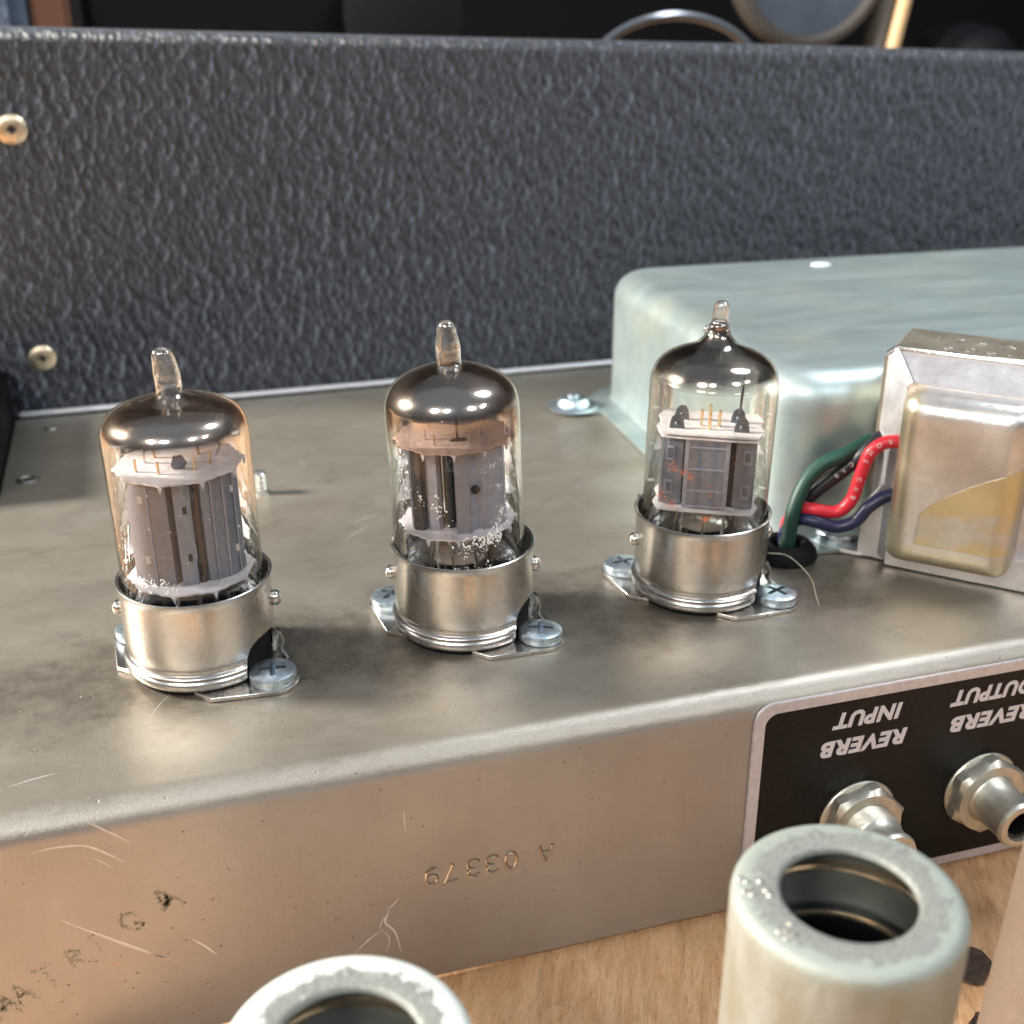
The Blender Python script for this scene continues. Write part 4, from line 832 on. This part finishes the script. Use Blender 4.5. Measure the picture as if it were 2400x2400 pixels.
# ------------------------------------------------------------------ grommet and wires
b = MB(); b.lathe([(.30, .0), (.56, .0), (.60, .06), (.58, .18), (.48, .30), (.38, .34), (.30, .30), (.26, .12), (.001, .10)], 36, Matrix.Translation((6.62, .78, .002)))
tag(b.obj('rubber_grommet', M['rubber']), 'black rubber grommet where the four wires leave the deck', 'grommet')
camP = Vector(cam.location)
def wire(name, mat, P, r, label, printed=None, start=0, step=0):
    P = bez(P, 10); b = MB(); b.tube(P, r, 16); o = b.obj(name, M[mat], smooth=60); tag(o, label, 'wire', 'transformer lead wires')
    if printed:
        L = [0]
        for i in range(1, len(P)): L.append(L[-1]+(P[i]-P[i-1]).length)
        pos = L[-1]-start; mbx = MB()
        for ch in printed:
            if ch != ' ':
                i = max(k for k in range(len(L)) if L[k] <= pos); i = min(i, len(P)-2); f = (pos-L[i])/(L[i+1]-L[i]); c = P[i].lerp(P[i+1], f); t = -(P[i+1]-P[i]).normalized()
                v = (camP-c).normalized(); v = (v-t*v.dot(t)).normalized(); u = v.cross(t)
                me = text_mesh(ch, .12, .002, .000)
                cx = sum(q_.co.x for q_ in me.vertices)/len(me.vertices)
                M4 = Matrix((t, u, v)).transposed().to_4x4(); M4.translation = c+v*(r+.001)
                mbx.add([(q_.co.x-cx, q_.co.y, -(q_.co.y**2+0)/(2*r)*1.0+q_.co.z) for q_ in me.vertices], [tuple(p.vertices) for p in me.polygons], M4)
                bpy.data.meshes.remove(me)
                l = mbx.obj('printed_letter', M['print_w'], smooth=0); l.parent = o; mbx = MB()
            pos -= step
    return o
# positions: wires rise from the grommet and pass to the left side of the transformer
wire('red_wire', 'red', [(6.78, 1.15, .05), (6.74, 1.0, .6), (6.82, .76, .95), (6.98, .55, 1.03), (7.37, .37, 1.0), (7.59, .26, 1.25), (7.69, .22, 1.70), (7.80, .17, 2.17), (8.0, .07, 2.40), (8.26, -.04, 2.45), (8.6, -.05, 2.45)], .122, 'red insulated wire curving up into the transformer', 'ROME CAB', .52, .185)
wire('blue_wire', 'blue', [(6.70, 1.05, .05), (6.68, .92, .5), (6.78, .66, .80), (6.95, .43, .84), (7.32, .23, .76), (7.61, .08, .90), (7.79, .0, 1.18), (8.05, -.06, 1.38), (8.29, -.08, 1.43), (8.6, -.05, 1.43)], .120, 'navy blue insulated wire, lowest of the bundle')
wire('green_wire', 'green', [(6.56, .62, .02), (6.57, .62, .45), (6.64, .66, .98), (6.88, .74, 1.50), (7.21, .74, 1.83), (7.58, .66, 2.0), (8.2, .75, 2.2)], .145, 'dark green insulated wire arching above the black wire')
wire('black_wire', 'blackw', [(6.60, .85, .05), (6.72, .92, .42), (6.93, .90, .85), (7.09, .84, 1.17), (7.38, .72, 1.49), (7.71, .58, 1.83), (8.02, .50, 2.18), (8.5, .6, 2.5)], .130, 'black insulated wire running between the green and red wires', 'CAB', 1.05, .17)
b = MB(); b.tube(bez([(6.0, .35, .35), (6.35, .2, .30), (6.5, -.35, .12), (6.3, -.95, .03), (6.19, -1.22, .012)], 8), .006, 5); tag(b.obj('stray_hair', M['hair']), 'single fine hair lying on the deck beside the black domed tube', 'hair')

# ------------------------------------------------------------------ connector plate and jacks
def plate():
    x0, x1, z0, z1 = 3.74, 12.6, -4.14, -.17
    root = empty('connector_plate', (x0, YF-.004, z0)); tag(root, 'black enamelled connector plate with silver border and reverb lettering', 'label plate')
    b = MB(); b.prism(rounded(x1-x0, z1-z0, .34, 8), 0, .055, Matrix.Rotation(pi/2, 4, 'X')); b.obj('silver_border', M['border'], root, bevel=.01, bsegs=2)
    b = MB(); b.prism([(x+.19, z+.19) for x, z in rounded(x1-x0-.38, z1-z0-.38, .22, 8)], .05, .058, Matrix.Rotation(pi/2, 4, 'X')); b.obj('black_field', M['enamel'], root)
    def word(t, xc, zc, w, h):
        # lettering is upside down: x to the left, z down
        M4 = Matrix(((-1, 0, 0, xc-x0), (0, 0, -1, -.062), (0, -1, 0, zc-z0), (0, 0, 0, 1)))
        text_obj('lettering', t, .3, M['ink'], M4, root, width=w, height=h, extrude=.004, offset=.013, shear=.20, spacing=1.1)
    word('REVERB', 5.76, -1.22, 1.58, .30); word('INPUT', 5.76, -.71, 1.26, .30)
    word('REVERB', 8.20, -1.20, 1.62, .30); word('OUTPUT', 8.12, -.69, 1.62, .30)
plate()
def jack(x, z, label, turn, threads):
    root = empty('phono_jack', (x, YF-.062, z)); tag(root, label, 'jack', 'phono jacks on the connector plate')
    rt = Matrix.Rotation(pi/2, 4, 'X')
    b = MB(); b.lathe([(.70, .0), (.71, .03), (.69, .06), (.45, .06)], 40, rt); b.obj('washer', M['jack'], root)
    # hexagon nut with chamfered corners
    b = MB(); N = 72; pr_ = []
    for zz, cap in ((.06, .70), (.09, .745), (.26, .745), (.345, .63), (.35, .46)):
        for k in range(N):
            a = 2*pi*k/N+turn; hexr = .645/cos(((a-turn) % (pi/3))-pi/6); r = min(hexr, cap); pr_.append((r*cos(a), r*sin(a), zz))
    b.add(pr_, [(i*N+k, i*N+(k+1) % N, (i+1)*N+(k+1) % N, (i+1)*N+k) for i in range(4) for k in range(N)], rt); b.obj('hex_nut', M['jack'], root, smooth=28)
    b = MB(); pr2 = []
    zz = .30
    while zz < .30+threads: pr2 += [(.455, zz), (.425, zz+.028)]; zz += .056
    pr2 += [(.425, zz), (.405, zz+.03), (.40, .98), (.42, 1.0), (.425, 1.06), (.40, 1.12), (.33, 1.14), (.285, 1.12), (.275, 1.04), (.275, .5)]
    b.lathe(pr2, 48, rt); b.obj('barrel', M['jack'], root, smooth=50)
    b = MB(); b.lathe([(.278, 1.05), (.22, 1.03), (.21, .6), (.001, .5)], 32, rt); b.obj('insulator', M['jackd'], root)
jack(5.80, -2.68, 'threaded phono jack on the left, under the reverb input lettering', .25, .34)
jack(8.20, -2.62, 'phono jack under the reverb output lettering, at right', .45, .06)

# ------------------------------------------------------------------ tube shield cans on the bench
def can(loc, top, label, mat, rot=0, bumps=False, r0=1.2, hole=.70, lean=0):
    """origin at the centre of the top rim"""
    root = empty('tube_shield_can', (loc[0], loc[1], top), rot, ry=lean); tag(root, label, 'tube shield', 'metal shield cans standing on the bench')
    H = top-WZ
    prof = [(hole, -.07), (hole-.005, -.03), (hole+.02, 0), (hole+.05, .006), (1.06, .0), (1.12, -.012), (1.165, -.04), (1.19, -.085), (1.2, -.15), (1.2, -1.2), (1.2, -2.6), (1.2, -H+.5), (1.22, -H+.42), (1.22, -H+.12), (1.2, -H+.01)]
    prof = [(r*r0/1.2 if r > hole+.06 else r, z) for r, z in prof]
    b = MB(); b.lathe(prof, 96); b.obj('outer_can', mat, root, smooth=50)
    b = MB(); b.lathe([(hole, -.07), (1.10, -.10), (1.14, -.2), (1.14, -H+.02)], 64); b.obj('inner_wall', M['canin'], root, smooth=50)
    b = MB(); b.tube([(1.07*cos(a), 1.07*sin(a), -.52) for a in [2*pi*k/60 for k in range(60)]], .055, 8, closed=True); b.obj('spring_coil', M['coil'], root)
    b = MB(); b.lathe([(1.12, -1.10), (1.0, -1.12), (.97, -1.16), (.97, -1.22), (.97, -2.2), (.97, -H+.2)], 64); b.obj('inner_sleeve', M['jackd'], root)
    b = MB(); b.tube([(.98*cos(a), .98*sin(a), -1.12) for a in [2*pi*k/60 for k in range(60)]], .035, 8, closed=True); b.obj('sleeve_lip', M['coil'], root)
    b = MB(); b.lathe([(.9, -H+.25), (.001, -H+.25)], 32); b.obj('inner_floor', M['jackd'], root)
    if bumps:
        for x, y in [(-.78, .58), (-.76, .52), (-.83, .37), (-.86, .31), (-.78, .26), (-.80, .20), (-.80, -.08), (-.91, -.15), (-.84, -.18), (-.80, -.23), (-.88, -.25)]:
            pass
        for i, (x, y) in enumerate([(-.98, .52), (-.93, .46), (-.80, .42), (-1.02, .33), (-.97, .27), (-.80, .28), (-.80, .20), (-.80, -.22), (-.97, -.30), (-.90, -.31), (-.86, -.37), (-.94, -.39)]):
            q = MB(); q.ball((x, y, .006), (R.uniform(.028, .045), R.uniform(.028, .045), .022), 10, 6); q.obj('embossed_mark', M['curled'], root)
    return root
can((1.68, -9.33), 1.46, 'open greenish grey shield can with embossed rim in front of the jacks', M['can'], 0, True)
can((-3.49, -8.86), .52, 'white crusted shield can cut off by the bottom edge', M['canw'], 0, False, r0=1.27, hole=.74)
can((6.13, -8.7), 1.30, 'brown stained shield can half outside the right edge', M['canb'], 0, False, lean=rad(3))
# knot holes in the bench
for x, y, s in ((6.75, -5.75, 1.0), (6.15, -6.85, .55)):
    b = MB(); n = 18; vs = []
    for rr, z in ((.42, .012), (.36, .02), (.25, .0), (.12, -.01)):
        for k in range(n):
            a = 2*pi*k/n; w = 1+.3*sin(2*a+1)+.15*R.uniform(-1, 1); vs.append((x+s*rr*w*cos(a)*.7, y+s*rr*w*sin(a)*1.1, WZ+z+R.uniform(0, .02)))
    b.add(vs, [(i*n+k, i*n+(k+1) % n, (i+1)*n+(k+1) % n, (i+1)*n+k) for i in range(3) for k in range(n)]+[tuple(3*n+k for k in range(n))])
    tag(b.obj('knot_hole', M['knot']), kind='structure')
